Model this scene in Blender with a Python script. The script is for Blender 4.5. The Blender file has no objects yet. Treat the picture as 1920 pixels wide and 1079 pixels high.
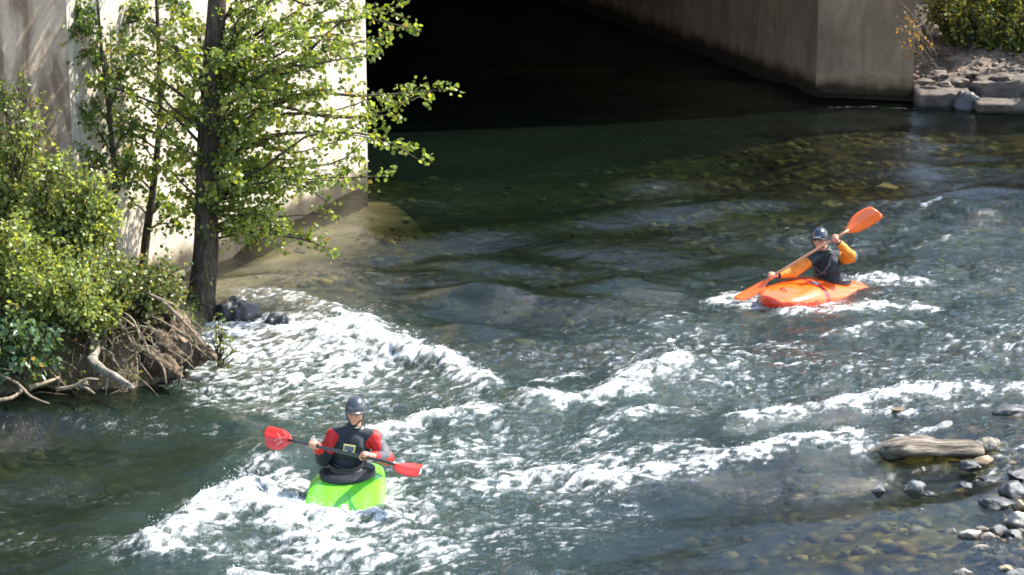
import bpy, bmesh, math, random
import numpy as np
from mathutils import Vector, Matrix, noise as mnoise

random.seed(7)
scene = bpy.context.scene
COL = scene.collection

# ------------------------------------------------------------------ camera, sky, sun, exposure
CAM_Z, PITCH, FPX = 8.4, math.radians(15.15), 5000.0
cam_data = bpy.data.cameras.new("camera")
cam = bpy.data.objects.new("camera", cam_data)
COL.objects.link(cam)
cam.location = (0, 0, CAM_Z)
cam.rotation_euler = (math.radians(90) - PITCH, 0, 0)
cam_data.sensor_width = 36
cam_data.lens = FPX / 1920 * 36
cam_data.clip_start = 0.5
cam_data.clip_end = 2000
scene.camera = cam

SUN_EL, SUN_AZ = math.radians(51), math.radians(20)      # azimuth counted from +X towards +Y
world = bpy.data.worlds.new("World")
scene.world = world
world.use_nodes = True
wn = world.node_tree.nodes
wn.clear()
sky = wn.new("ShaderNodeTexSky")
sky.sky_type = 'NISHITA'
sky.sun_disc = False
sky.sun_elevation = SUN_EL
sky.sun_rotation = math.radians(90) - SUN_AZ
bg = wn.new("ShaderNodeBackground")
bg.inputs[1].default_value = 0.15
wo = wn.new("ShaderNodeOutputWorld")
world.node_tree.links.new(sky.outputs[0], bg.inputs[0])
world.node_tree.links.new(bg.outputs[0], wo.inputs[0])

sun_data = bpy.data.lights.new("sun", 'SUN')
sun_data.energy = 4.6
sun_data.angle = math.radians(0.5)
sun_data.color = (1.0, 0.95, 0.87)
sun = bpy.data.objects.new("sun", sun_data)
COL.objects.link(sun)
sdir = Vector((math.cos(SUN_AZ) * math.cos(SUN_EL), math.sin(SUN_AZ) * math.cos(SUN_EL), math.sin(SUN_EL)))
sun.rotation_euler = sdir.to_track_quat('Z', 'Y').to_euler()
sun.location = (20, 20, 30)

scene.view_settings.view_transform = 'Standard'
scene.view_settings.look = 'None'
scene.view_settings.exposure = 1.58
scene.view_settings.gamma = 1
scene.view_settings.use_curve_mapping = False
scene.render.engine = 'CYCLES'
scene.cycles.max_bounces = 8
scene.cycles.transparent_max_bounces = 12
scene.cycles.filter_width = 1.7

# ------------------------------------------------------------------ geometry of the view: pixel of the survey photo -> place
FW = Vector((0, math.cos(PITCH), -math.sin(PITCH)))
UP = Vector((0, math.sin(PITCH), math.cos(PITCH)))
def ray(u, v):
    return FW + Vector((1, 0, 0)) * ((u - 960) / FPX) + UP * ((539.5 - v) / FPX)
def G(u, v, z=0.0):                     # point at height z
    d = ray(u, v); t = (z - CAM_Z) / d.z
    return Vector((0, 0, CAM_Z)) + d * t
def P(u, v, Y):                         # point at distance Y
    d = ray(u, v); t = Y / d.y
    return Vector((0, 0, CAM_Z)) + d * t

# ------------------------------------------------------------------ object helpers
def tag(o, label=None, cat=None, group=None, kind=None):
    if label: o['label'] = label
    if cat: o['category'] = cat
    if group: o['group'] = group
    if kind: o['kind'] = kind
    return o
def empty(name, loc=(0, 0, 0)):
    o = bpy.data.objects.new(name, None)
    o.location = loc
    o.empty_display_size = 0.1
    COL.objects.link(o)
    return o
def link(name, me, mat=None, parent=None, smooth=True):
    o = bpy.data.objects.new(name, me)
    COL.objects.link(o)
    if mat is not None:
        for m in (mat if isinstance(mat, (list, tuple)) else [mat]):
            me.materials.append(m)
    if smooth and len(me.polygons):
        me.polygons.foreach_set("use_smooth", np.ones(len(me.polygons), dtype=bool))
    if parent is not None:
        o.parent = parent
        o.matrix_parent_inverse = Matrix.Translation(parent.location).inverted()
    return o

class MB:
    def __init__(s): s.v, s.f, s.m = [], [], []
    def box(s, lo, hi, M=None, mi=0):
        b = len(s.v)
        for z in (lo[2], hi[2]):
            for x, y in ((lo[0], lo[1]), (hi[0], lo[1]), (hi[0], hi[1]), (lo[0], hi[1])):
                p = Vector((x, y, z)); s.v.append(M @ p if M else p)
        for q in ((3, 2, 1, 0), (4, 5, 6, 7), (0, 1, 5, 4), (1, 2, 6, 5), (2, 3, 7, 6), (3, 0, 4, 7)):
            s.f.append([b + i for i in q]); s.m.append(mi)
    def prism(s, poly, z0, z1, mi=0):
        b = len(s.v); n = len(poly)
        for z in (z0, z1):
            for p in poly: s.v.append(Vector((p[0], p[1], z)))
        s.f.append([b + i for i in range(n)][::-1]); s.f.append([b + n + i for i in range(n)])
        for i in range(n):
            j = (i + 1) % n
            s.f.append([b + i, b + j, b + n + j, b + n + i])
        s.m += [mi] * (n + 2)
    def tube(s, pts, rad, seg=7, cap=True, mi=0, flat=1.0, rough=0.0):
        pts = [Vector(p) for p in pts]; n = len(pts); b = len(s.v)
        ref = Vector((0.13, 0.21, 0.97))
        for i, p in enumerate(pts):
            t = (pts[min(i + 1, n - 1)] - pts[max(i - 1, 0)])
            if t.length < 1e-9: t = Vector((0, 0, 1))
            t.normalize()
            a = t.cross(ref)
            if a.length < 0.05: a = t.cross(Vector((1, 0, 0)))
            a.normalize(); c = t.cross(a)
            r = rad[i] if isinstance(rad, (list, tuple)) else rad
            for k in range(seg):
                an = 2 * math.pi * k / seg
                rr = r
                if rough: rr = r * (1 + rough * mnoise.noise(Vector((math.cos(an) * 2.3, math.sin(an) * 2.3, i * 0.45 + p.x))))
                s.v.append(p + a * math.cos(an) * rr + c * math.sin(an) * rr * flat)
        for i in range(n - 1):
            for k in range(seg):
                k2 = (k + 1) % seg
                s.f.append([b + i * seg + k, b + i * seg + k2, b + (i + 1) * seg + k2, b + (i + 1) * seg + k]); s.m.append(mi)
        if cap:
            s.f.append([b + k for k in range(seg)][::-1]); s.f.append([b + (n - 1) * seg + k for k in range(seg)]); s.m += [mi, mi]
    def build(s, name, mat, parent=None, smooth=True):
        me = bpy.data.meshes.new(name)
        me.from_pydata([tuple(v) for v in s.v], [], s.f)
        o = link(name, me, mat, parent, smooth)
        me.polygons.foreach_set("material_index", np.array(s.m, dtype=np.int32))
        me.update()
        return o

def spline(pts, n):                      # Catmull-Rom through points
    pts = [Vector(p) for p in pts]; out = []
    P_ = [pts[0] * 2 - pts[1]] + pts + [pts[-1] * 2 - pts[-2]]
    for i in range(n):
        t = i / (n - 1) * (len(pts) - 1); k = min(int(t), len(pts) - 2); t -= k
        a, b, c, d = P_[k:k + 4]
        out.append(0.5 * ((2 * b) + (c - a) * t + (2 * a - 5 * b + 4 * c - d) * t * t + (3 * b - a - 3 * c + d) * t ** 3))
    return out

# ------------------------------------------------------------------ materials
def newmat(name):
    m = bpy.data.materials.new(name); m.use_nodes = True
    nt = m.node_tree; nt.nodes.clear()
    out = nt.nodes.new("ShaderNodeOutputMaterial")
    return m, nt, out
def N(nt, t, **kw):
    n = nt.nodes.new(t)
    for k, v in kw.items():
        if k.startswith("i_"):
            key = k[2:]
            n.inputs[int(key) if key.isdigit() else key.replace("_", " ")].default_value = v
        else: setattr(n, k, v)
    return n
def L(nt, a, b): nt.links.new(a, b)
def noise_node(nt, scale, detail=6, rough=0.6, vec=None, dist=0.0):
    n = N(nt, "ShaderNodeTexNoise"); n.inputs["Scale"].default_value = scale
    n.inputs["Detail"].default_value = detail; n.inputs["Roughness"].default_value = rough
    n.inputs["Distortion"].default_value = dist
    if vec is not None: L(nt, vec, n.inputs["Vector"])
    return n
def ramp(nt, fac, stops):
    r = N(nt, "ShaderNodeValToRGB"); e = r.color_ramp.elements
    while len(e) > 1: e.remove(e[-1])
    e[0].position = stops[0][0]; e[0].color = (*stops[0][1], 1)
    for p, c in stops[1:]:
        x = e.new(p); x.color = (*c, 1)
    L(nt, fac, r.inputs[0]); return r
def mapping(nt, scale=(1, 1, 1), rot=(0, 0, 0), kind="Position"):
    if kind == "Position": src = N(nt, "ShaderNodeNewGeometry").outputs["Position"]
    else: src = N(nt, "ShaderNodeTexCoord").outputs[kind]
    m = N(nt, "ShaderNodeMapping"); m.inputs["Scale"].default_value = scale; m.inputs["Rotation"].default_value = rot
    L(nt, src, m.inputs[0]); return m.outputs[0]
def bumped(nt, h, strength, dist, base=None):
    b = N(nt, "ShaderNodeBump"); b.inputs["Strength"].default_value = strength; b.inputs["Distance"].default_value = dist
    L(nt, h, b.inputs["Height"])
    if base is not None: L(nt, base, b.inputs["Normal"])
    return b.outputs[0]
def principled(nt, out, rough=0.7, spec=0.4, coat=0.0, coatr=0.1):
    p = N(nt, "ShaderNodeBsdfPrincipled")
    p.inputs["Roughness"].default_value = rough
    p.inputs["Specular IOR Level"].default_value = spec
    p.inputs["Coat Weight"].default_value = coat
    p.inputs["Coat Roughness"].default_value = coatr
    L(nt, p.outputs[0], out.inputs[0]); return p

def simple(name, col, rough=0.6, spec=0.4, coat=0.0, nscale=25, var=0.25, bump=0.15, bdist=0.004, metallic=0.0):
    m, nt, out = newmat(name)
    p = principled(nt, out, rough, spec, coat)
    v = mapping(nt)
    n = noise_node(nt, nscale, 5, 0.6, v)
    a = tuple(c * (1 - var) for c in col); b = tuple(min(1, c * (1 + var)) for c in col)
    r = ramp(nt, n.outputs[0], [(0.3, a), (0.7, b)])
    L(nt, r.outputs[0], p.inputs["Base Color"])
    p.inputs["Metallic"].default_value = metallic
    if bump: L(nt, bumped(nt, n.outputs[0], bump, bdist), p.inputs["Normal"])
    return m

def mat_concrete(name, base, streak=0.5, lo=(0.45, 0.41, 0.36), waterline=True):
    m, nt, out = newmat(name)
    p = principled(nt, out, 0.88, 0.25)
    v = mapping(nt)
    big = noise_node(nt, 0.8, 8, 0.62, v, 0.4)
    fine = noise_node(nt, 14, 8, 0.7, v)
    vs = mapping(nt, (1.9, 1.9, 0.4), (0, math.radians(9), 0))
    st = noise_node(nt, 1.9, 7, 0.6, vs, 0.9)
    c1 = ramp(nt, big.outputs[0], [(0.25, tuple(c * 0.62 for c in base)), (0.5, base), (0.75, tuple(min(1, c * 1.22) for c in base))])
    c2 = ramp(nt, st.outputs[0], [(0.42, lo), (0.58, (1, 1, 1))])  # upright streaks: weather stains, and painted leaf shadow on the far-left wall
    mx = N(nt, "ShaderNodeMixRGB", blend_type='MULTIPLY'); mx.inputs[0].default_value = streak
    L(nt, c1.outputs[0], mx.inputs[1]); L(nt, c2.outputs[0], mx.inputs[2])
    c3 = ramp(nt, fine.outputs[0], [(0.3, (0.72, 0.7, 0.68)), (0.6, (1, 1, 1))])
    mx2 = N(nt, "ShaderNodeMixRGB", blend_type='MULTIPLY'); mx2.inputs[0].default_value = 0.7
    L(nt, mx.outputs[0], mx2.inputs[1]); L(nt, c3.outputs[0], mx2.inputs[2])
    # wet, algae-dark band where the river laps the concrete
    sep = N(nt, "ShaderNodeSeparateXYZ"); L(nt, v, sep.inputs[0])
    ad = N(nt, "ShaderNodeMath", operation='ADD'); L(nt, sep.outputs[2], ad.inputs[0])
    ns = noise_node(nt, 3.0, 6, 0.6, v)
    ml = N(nt, "ShaderNodeMath", operation='MULTIPLY'); L(nt, ns.outputs[0], ml.inputs[0]); ml.inputs[1].default_value = -0.35
    L(nt, ml.outputs[0], ad.inputs[1])
    wet = ramp(nt, ad.outputs[0], [(0.0, (0.13, 0.12, 0.10)), (0.05, (0.25, 0.23, 0.19)), (0.12, (0.6, 0.57, 0.5)), (0.24, (1, 1, 1))])
    mx3 = N(nt, "ShaderNodeMixRGB", blend_type='MULTIPLY'); mx3.inputs[0].default_value = 1.0 if waterline else 0.0
    L(nt, mx2.outputs[0], mx3.inputs[1]); L(nt, wet.outputs[0], mx3.inputs[2])
    L(nt, mx3.outputs[0], p.inputs["Base Color"])
    L(nt, bumped(nt, fine.outputs[0], 0.5, 0.02, bumped(nt, big.outputs[0], 0.4, 0.08)), p.inputs["Normal"])
    return m

def mat_rock(name, a, b, scale=6, wet=0.0, bands=0.0):
    m, nt, out = newmat(name)
    p = principled(nt, out, 0.85 - 0.5 * wet, 0.35 + 0.3 * wet)
    v = mapping(nt)
    n = noise_node(nt, scale, 9, 0.65, v, 0.5)
    n2 = noise_node(nt, scale * 7, 6, 0.7, v)
    c = ramp(nt, n.outputs[0], [(0.3, a), (0.5, tuple((x + y) / 2 for x, y in zip(a, b))), (0.68, b)])
    d = ramp(nt, n2.outputs[0], [(0.35, (0.6, 0.6, 0.6)), (0.6, (1, 1, 1))])
    mx = N(nt, "ShaderNodeMixRGB", blend_type='MULTIPLY'); mx.inputs[0].default_value = 0.8
    L(nt, c.outputs[0], mx.inputs[1]); L(nt, d.outputs[0], mx.inputs[2])
    # the foot of every stone is wet from the river
    sep = N(nt, "ShaderNodeSeparateXYZ"); L(nt, v, sep.inputs[0])
    wt = ramp(nt, sep.outputs[2], [(0.0, (0.35, 0.33, 0.3)), (0.035, (0.45, 0.43, 0.4)), (0.06, (1, 1, 1))])
    mx2 = N(nt, "ShaderNodeMixRGB", blend_type='MULTIPLY'); mx2.inputs[0].default_value = 1
    L(nt, mx.outputs[0], mx2.inputs[1]); L(nt, wt.outputs[0], mx2.inputs[2])
    L(nt, mx2.outputs[0], p.inputs["Base Color"])
    L(nt, bumped(nt, n2.outputs[0], 0.6, 0.012, bumped(nt, n.outputs[0], 0.5, 0.03)), p.inputs["Normal"])
    return m

def mat_bark(name, a, b, zs=0.25, scale=22):
    m, nt, out = newmat(name)
    p = principled(nt, out, 0.92, 0.2)
    v = mapping(nt, (1, 1, zs))
    n = noise_node(nt, scale, 8, 0.7, v, 0.6)
    v2 = mapping(nt)
    n2 = noise_node(nt, 5, 5, 0.6, v2)
    c = ramp(nt, n.outputs[0], [(0.33, tuple(x * 0.35 for x in a)), (0.48, a), (0.7, b)])
    d = ramp(nt, n2.outputs[0], [(0.35, (0.6, 0.62, 0.55)), (0.65, (1.0, 0.98, 0.95))])
    mx = N(nt, "ShaderNodeMixRGB", blend_type='MULTIPLY'); mx.inputs[0].default_value = 0.9
    L(nt, c.outputs[0], mx.inputs[1]); L(nt, d.outputs[0], mx.inputs[2])
    L(nt, mx.outputs[0], p.inputs["Base Color"])
    L(nt, bumped(nt, n.outputs[0], 0.9, 0.03), p.inputs["Normal"])
    return m

def mat_leaf(name, dark, light, trans=0.45, rough=0.38):
    m, nt, out = newmat(name)
    at = N(nt, "ShaderNodeAttribute", attribute_name="tint")
    r = ramp(nt, at.outputs["Fac"], [(0.0, dark), (0.55, tuple((x + y) / 2 for x, y in zip(dark, light))), (0.96, light), (0.985, (0.32, 0.22, 0.03))])
    p = N(nt, "ShaderNodeBsdfPrincipled"); p.inputs["Roughness"].default_value = rough
    p.inputs["Specular IOR Level"].default_value = 0.55
    L(nt, r.outputs[0], p.inputs["Base Color"])
    t = N(nt, "ShaderNodeBsdfTranslucent")
    hs = N(nt, "ShaderNodeMixRGB", blend_type='MULTIPLY'); hs.inputs[0].default_value = 1; hs.inputs[2].default_value = (1.9, 1.75, 0.6, 1)
    L(nt, r.outputs[0], hs.inputs[1]); L(nt, hs.outputs[0], t.inputs[0])
    mx = N(nt, "ShaderNodeMixShader"); mx.inputs[0].default_value = trans
    L(nt, p.outputs[0], mx.inputs[1]); L(nt, t.outputs[0], mx.inputs[2]); L(nt, mx.outputs[0], out.inputs[0])
    return m

M = {}
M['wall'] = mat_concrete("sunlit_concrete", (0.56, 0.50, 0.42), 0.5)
M['wall2'] = mat_concrete("leaf_shadow_concrete", (0.42, 0.33, 0.24), 0.9, lo=(0.34, 0.30, 0.26))  # streaks of leaf shadow painted into the concrete colour
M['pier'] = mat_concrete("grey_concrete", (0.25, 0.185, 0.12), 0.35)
M['rubble'] = mat_rock("bank_rock", (0.05, 0.04, 0.032), (0.24, 0.19, 0.15), 6)
M['ledge'] = mat_rock("ledge_rock", (0.045, 0.038, 0.032), (0.17, 0.14, 0.12), 5)
M['bark'] = mat_bark("poplar_bark", (0.07, 0.055, 0.042), (0.17, 0.14, 0.11))
M['twig'] = mat_bark("twig_bark", (0.07, 0.055, 0.04), (0.15, 0.12, 0.09), 1, 40)
M['root'] = mat_bark("dry_root", (0.26, 0.20, 0.14), (0.48, 0.40, 0.31), 0.6, 30)
M['rootball'] = mat_bark("root_mass", (0.10, 0.072, 0.05), (0.32, 0.25, 0.18), 0.5, 12)
M['drift'] = mat_bark("driftwood", (0.26, 0.23, 0.19), (0.50, 0.46, 0.40), 1, 16)
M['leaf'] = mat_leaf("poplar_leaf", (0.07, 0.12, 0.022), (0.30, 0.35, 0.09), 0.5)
M['leaf_sapling'] = mat_leaf("sapling_leaf", (0.04, 0.08, 0.018), (0.17, 0.23, 0.05), 0.45)  # darker green leaf of the young trees
M['leaf_bush'] = mat_leaf("willow_leaf", (0.13, 0.18, 0.05), (0.30, 0.345, 0.12), 0.5)
M['leaf_low'] = mat_leaf("herb_leaf", (0.06, 0.10, 0.025), (0.20, 0.21, 0.07), 0.35)
M['leaf_right'] = mat_leaf("bush_leaf", (0.05, 0.08, 0.02), (0.25, 0.25, 0.06), 0.45)
ROCKC = {
 'dark': mat_rock("dark_stone", (0.022, 0.023, 0.025), (0.08, 0.08, 0.08), 8, 0.9),
 'grey': mat_rock("grey_stone", (0.09, 0.095, 0.09), (0.24, 0.24, 0.22), 8, 0.3),
 'green': mat_rock("greenish_stone", (0.07, 0.08, 0.05), (0.20, 0.21, 0.15), 9, 0.3),
 'pale': mat_rock("pale_stone", (0.27, 0.24, 0.20), (0.50, 0.46, 0.40), 9),
 'tan': mat_rock("tan_stone", (0.28, 0.21, 0.13), (0.48, 0.38, 0.25), 9),
 'brown': mat_rock("brown_stone", (0.12, 0.075, 0.05), (0.28, 0.18, 0.12), 9, 0.3),
 'rust': mat_rock("rust_stone", (0.30, 0.11, 0.04), (0.45, 0.2, 0.08), 9, 0.4),
}
def mat_soil():
    m, nt, out = newmat("bank_soil")
    p = principled(nt, out, 0.95, 0.15)
    v = mapping(nt)
    n = noise_node(nt, 3, 10, 0.7, v, 0.3); n2 = noise_node(nt, 30, 6, 0.7, v)
    c = ramp(nt, n.outputs[0], [(0.3, (0.05, 0.04, 0.028)), (0.5, (0.14, 0.105, 0.07)), (0.7, (0.27, 0.22, 0.16))])
    L(nt, c.outputs[0], p.inputs["Base Color"])
    L(nt, bumped(nt, n2.outputs[0], 0.8, 0.03), p.inputs["Normal"]); return m
M['soil'] = mat_soil()
def mat_bed():
    m, nt, out = newmat("riverbed_gravel")
    p = principled(nt, out, 0.9, 0.2)
    v = mapping(nt)
    n = noise_node(nt, 0.7, 6, 0.6, v)
    vo = N(nt, "ShaderNodeTexVoronoi"); vo.inputs["Scale"].default_value = 7; L(nt, v, vo.inputs["Vector"])
    c = ramp(nt, vo.outputs["Color"], [(0.1, (0.06, 0.055, 0.03)), (0.4, (0.14, 0.12, 0.055)), (0.7, (0.20, 0.17, 0.07)), (0.86, (0.30, 0.26, 0.15)), (0.95, (0.45, 0.36, 0.14))])
    d = ramp(nt, vo.outputs["Distance"], [(0.0, (1, 1, 1)), (0.75, (0.25, 0.25, 0.22))])
    mx = N(nt, "ShaderNodeMixRGB", blend_type='MULTIPLY'); mx.inputs[0].default_value = 1
    L(nt, c.outputs[0], mx.inputs[1]); L(nt, d.outputs[0], mx.inputs[2])
    e = ramp(nt, n.outputs[0], [(0.3, (0.55, 0.62, 0.5)), (0.7, (1.1, 1.0, 0.9))])
    mx2 = N(nt, "ShaderNodeMixRGB", blend_type='MULTIPLY'); mx2.inputs[0].default_value = 1
    L(nt, mx.outputs[0], mx2.inputs[1]); L(nt, e.outputs[0], mx2.inputs[2])
    sa = N(nt, "ShaderNodeAttribute", attribute_name="sand")
    mx3 = N(nt, "ShaderNodeMixRGB"); L(nt, sa.outputs["Fac"], mx3.inputs[0]); L(nt, mx2.outputs[0], mx3.inputs[1])
    sc_ = ramp(nt, n.outputs[0], [(0.35, (0.20, 0.165, 0.125)), (0.65, (0.30, 0.26, 0.205))]); L(nt, sc_.outputs[0], mx3.inputs[2])
    L(nt, mx3.outputs[0], p.inputs["Base Color"])
    return m
M['bed'] = mat_bed()

def mat_water():
    m, nt, out = newmat("river_water")
    at = N(nt, "ShaderNodeAttribute", attribute_name="foam")
    de = N(nt, "ShaderNodeAttribute", attribute_name="depth")
    ch = N(nt, "ShaderNodeAttribute", attribute_name="chop")
    v = mapping(nt, (1, 1, 1), (0, 0, math.radians(-12)))
    vv = mapping(nt, (1, 1.0, 1), (0, 0, math.radians(-12)))
    n1 = noise_node(nt, 9, 4, 0.6, v, 0.8)
    n2 = noise_node(nt, 30, 4, 0.65, vv, 0.5)
    sc = N(nt, "ShaderNodeMath", operation='MULTIPLY'); L(nt, n2.outputs[0], sc.inputs[0]); L(nt, ch.outputs["Fac"], sc.inputs[1])
    sc0 = N(nt, "ShaderNodeMath", operation='MULTIPLY'); L(nt, n1.outputs[0], sc0.inputs[0]); L(nt, ch.outputs["Fac"], sc0.inputs[1])
    nb = bumped(nt, sc0.outputs[0], 1.0, 0.026)
    nb = bumped(nt, sc.outputs[0], 1.0, 0.03, nb)
    fr = N(nt, "ShaderNodeFresnel"); fr.inputs[0].default_value = 1.45; L(nt, nb, fr.inputs["Normal"])
    gl = N(nt, "ShaderNodeBsdfGlossy"); gl.inputs["Roughness"].default_value = 0.07; L(nt, nb, gl.inputs["Normal"])
    tr = N(nt, "ShaderNodeBsdfTransparent")
    tint = ramp(nt, de.outputs["Fac"], [(0.0, (0.95, 0.95, 0.9)), (0.2, (0.66, 0.66, 0.48)), (0.5, (0.34, 0.37, 0.24)), (1.0, (0.08, 0.18, 0.11))])
    L(nt, tint.outputs[0], tr.inputs[0])
    df = N(nt, "ShaderNodeBsdfDiffuse"); df.inputs[0].default_value = (0.036, 0.074, 0.050, 1)
    L(nt, nb, df.inputs["Normal"])
    mk = N(nt, "ShaderNodeAttribute", attribute_name="milk")
    sf = ramp(nt, mk.outputs["Fac"], [(0.0, (0.02,) * 3), (1.0, (0.40,) * 3)])
    under = N(nt, "ShaderNodeMixShader"); L(nt, sf.outputs[0], under.inputs[0]); L(nt, tr.outputs[0], under.inputs[1]); L(nt, df.outputs[0], under.inputs[2])
    wat = N(nt, "ShaderNodeMixShader"); L(nt, fr.outputs[0], wat.inputs[0]); L(nt, under.outputs[0], wat.inputs[1]); L(nt, gl.outputs[0], wat.inputs[2])
    # foam: broken up further by fine noise
    v3 = mapping(nt, (1.0, 0.7, 1), (0, 0, math.radians(-24)))
    n3 = noise_node(nt, 13, 5, 0.7, v3, 1.6)
    v4 = mapping(nt, (1.0, 0.45, 1), (0, 0, math.radians(-40)))
    n4 = noise_node(nt, 48, 5, 0.75, v4, 0.9)
    s1 = N(nt, "ShaderNodeMath", operation='MULTIPLY_ADD'); L(nt, n3.outputs[0], s1.inputs[0]); s1.inputs[1].default_value = 1.1; s1.inputs[2].default_value = -1.45
    s2 = N(nt, "ShaderNodeMath", operation='MULTIPLY_ADD'); L(nt, n4.outputs[0], s2.inputs[0]); s2.inputs[1].default_value = 1.8; L(nt, s1.outputs[0], s2.inputs[2])
    s3 = N(nt, "ShaderNodeMath", operation='ADD'); L(nt, at.outputs["Fac"], s3.inputs[0]); L(nt, s2.outputs[0], s3.inputs[1])
    mask = ramp(nt, s3.outputs[0], [(0.10, (0, 0, 0)), (0.42, (0.13,) * 3), (0.66, (0.42,) * 3), (0.92, (0.8,) * 3), (1.0, (0.93,) * 3)])
    fd1 = N(nt, "ShaderNodeBsdfPrincipled"); fd1.inputs["Base Color"].default_value = (0.80, 0.82, 0.82, 1)
    fd1.inputs["Roughness"].default_value = 0.45
    L(nt, bumped(nt, n4.outputs[0], 0.9, 0.02), fd1.inputs["Normal"])
    ft = N(nt, "ShaderNodeBsdfTranslucent"); ft.inputs[0].default_value = (0.82, 0.86, 0.85, 1)
    fd = N(nt, "ShaderNodeMixShader"); fd.inputs[0].default_value = 0.18; L(nt, fd1.outputs[0], fd.inputs[1]); L(nt, ft.outputs[0], fd.inputs[2])
    fin = N(nt, "ShaderNodeMixShader"); L(nt, mask.outputs[0], fin.inputs[0]); L(nt, wat.outputs[0], fin.inputs[1]); L(nt, fd.outputs[0], fin.inputs[2])
    L(nt, fin.outputs[0], out.inputs[0])
    return m
M['water'] = mat_water()
M['spray'] = simple("spray_foam", (0.85, 0.87, 0.87), 0.3, 0.5, nscale=30, var=0.05, bump=0)

# ------------------------------------------------------------------ the river: fields computed over the place
rng = np.random.default_rng(11)
X0, X1, Y0, Y1 = -6.9, 9.1, 20.6, 45.6
DX, DY = 0.022, 0.031
nx, ny = int((X1 - X0) / DX) + 1, int((Y1 - Y0) / DY) + 1
gx = X0 + np.arange(nx) * DX
gy = Y0 + np.arange(ny) * DY
GX, GY = np.meshgrid(gx, gy)
KX = np.fft.fftfreq(nx, DX)[None, :]; KY = np.fft.fftfreq(ny, DY)[:, None]
def fnoise(lmin, lmax, ang=0.0, stretch=1.0, power=1.0, seed=None):
    """band-limited noise; crests are stretched along ang (radians from +X)"""
    r = np.random.default_rng(seed)
    w = np.fft.fft2(r.standard_normal((ny, nx)))
    a = KX * math.cos(ang) + KY * math.sin(ang); b = -KX * math.sin(ang) + KY * math.cos(ang)
    k = np.sqrt((a * stretch) ** 2 + b ** 2) + 1e-9
    amp = np.where((k > 1 / lmax) & (k < 1 / lmin), k ** -power, 0) * np.exp(-(k * lmin * 0.6) ** 2)
    h = np.real(np.fft.ifft2(w * amp)); return h / h.std()
def blur(a, s):
    return np.real(np.fft.ifft2(np.fft.fft2(a) * np.exp(-2 * (math.pi * s) ** 2 * (KX ** 2 + KY ** 2))))
def poly_dist(pts):
    d = np.full(GX.shape, 1e9); n = len(pts)
    for i in range(n - 1):
        ax, ay = pts[i]; bx, by = pts[i + 1]
        ex, ey = bx - ax, by - ay; l2 = ex * ex + ey * ey + 1e-12
        t = np.clip(((GX - ax) * ex + (GY - ay) * ey) / l2, 0, 1)
        d = np.minimum(d, np.hypot(GX - ax - t * ex, GY - ay - t * ey))
    return d
def ss(a, b, x):
    t = np.clip((x - a) / (b - a), 0, 1); return t * t * (3 - 2 * t)
def g2(u, v): p = G(u, v); return (p.x, p.y)
# turbulence of the surface, by hand-placed samples
TS = [(800, 230, .05), (1100, 230, .06), (1400, 230, .06), (1700, 250, .07), (1900, 260, .08), (750, 330, .08), (1050, 340, .10), (1350, 340, .13), (1700, 340, .14), (1900, 320, .14),
      (780, 430, .16), (1000, 430, .18), (1200, 430, .25), (1450, 430, .5), (1800, 420, .7), (600, 430, .15), (450, 470, .2), (600, 520, .4), (850, 520, .35), (1050, 540, .35), (1250, 560, .5),
      (900, 620, .42), (1100, 640, .6), (500, 600, .95), (650, 650, 1.0), (1500, 620, .8), (1800, 600, .85), (800, 700, 1.0), (450, 750, .75), (100, 780, .3), (100, 900, .3),
      (300, 850, .45), (600, 800, .8), (1000, 760, .85), (1300, 720, .9), (1700, 700, .85), (900, 850, .9), (1200, 850, .9), (1500, 810, 1.0), (450, 950, 1.0), (700, 1000, 1.0),
      (250, 1040, .6), (900, 950, .8), (1000, 1050, .6), (1200, 950, .45), (1400, 900, .35), (1500, 1000, .25), (1700, 950, .25), (1300, 1060, .35), (1650, 1060, .22), (1850, 860, .35), (0, 1070, .35)]
cw = np.zeros((ny, nx)); tot = np.zeros((ny, nx))
for u, v, c in TS:
    x, y = g2(u, v); w = 1 / (((GX - x) ** 2 * 1.0 + (GY - y) ** 2 * 0.35) ** 1.6 + 0.02)
    cw += w * c; tot += w
T = cw / tot
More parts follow.
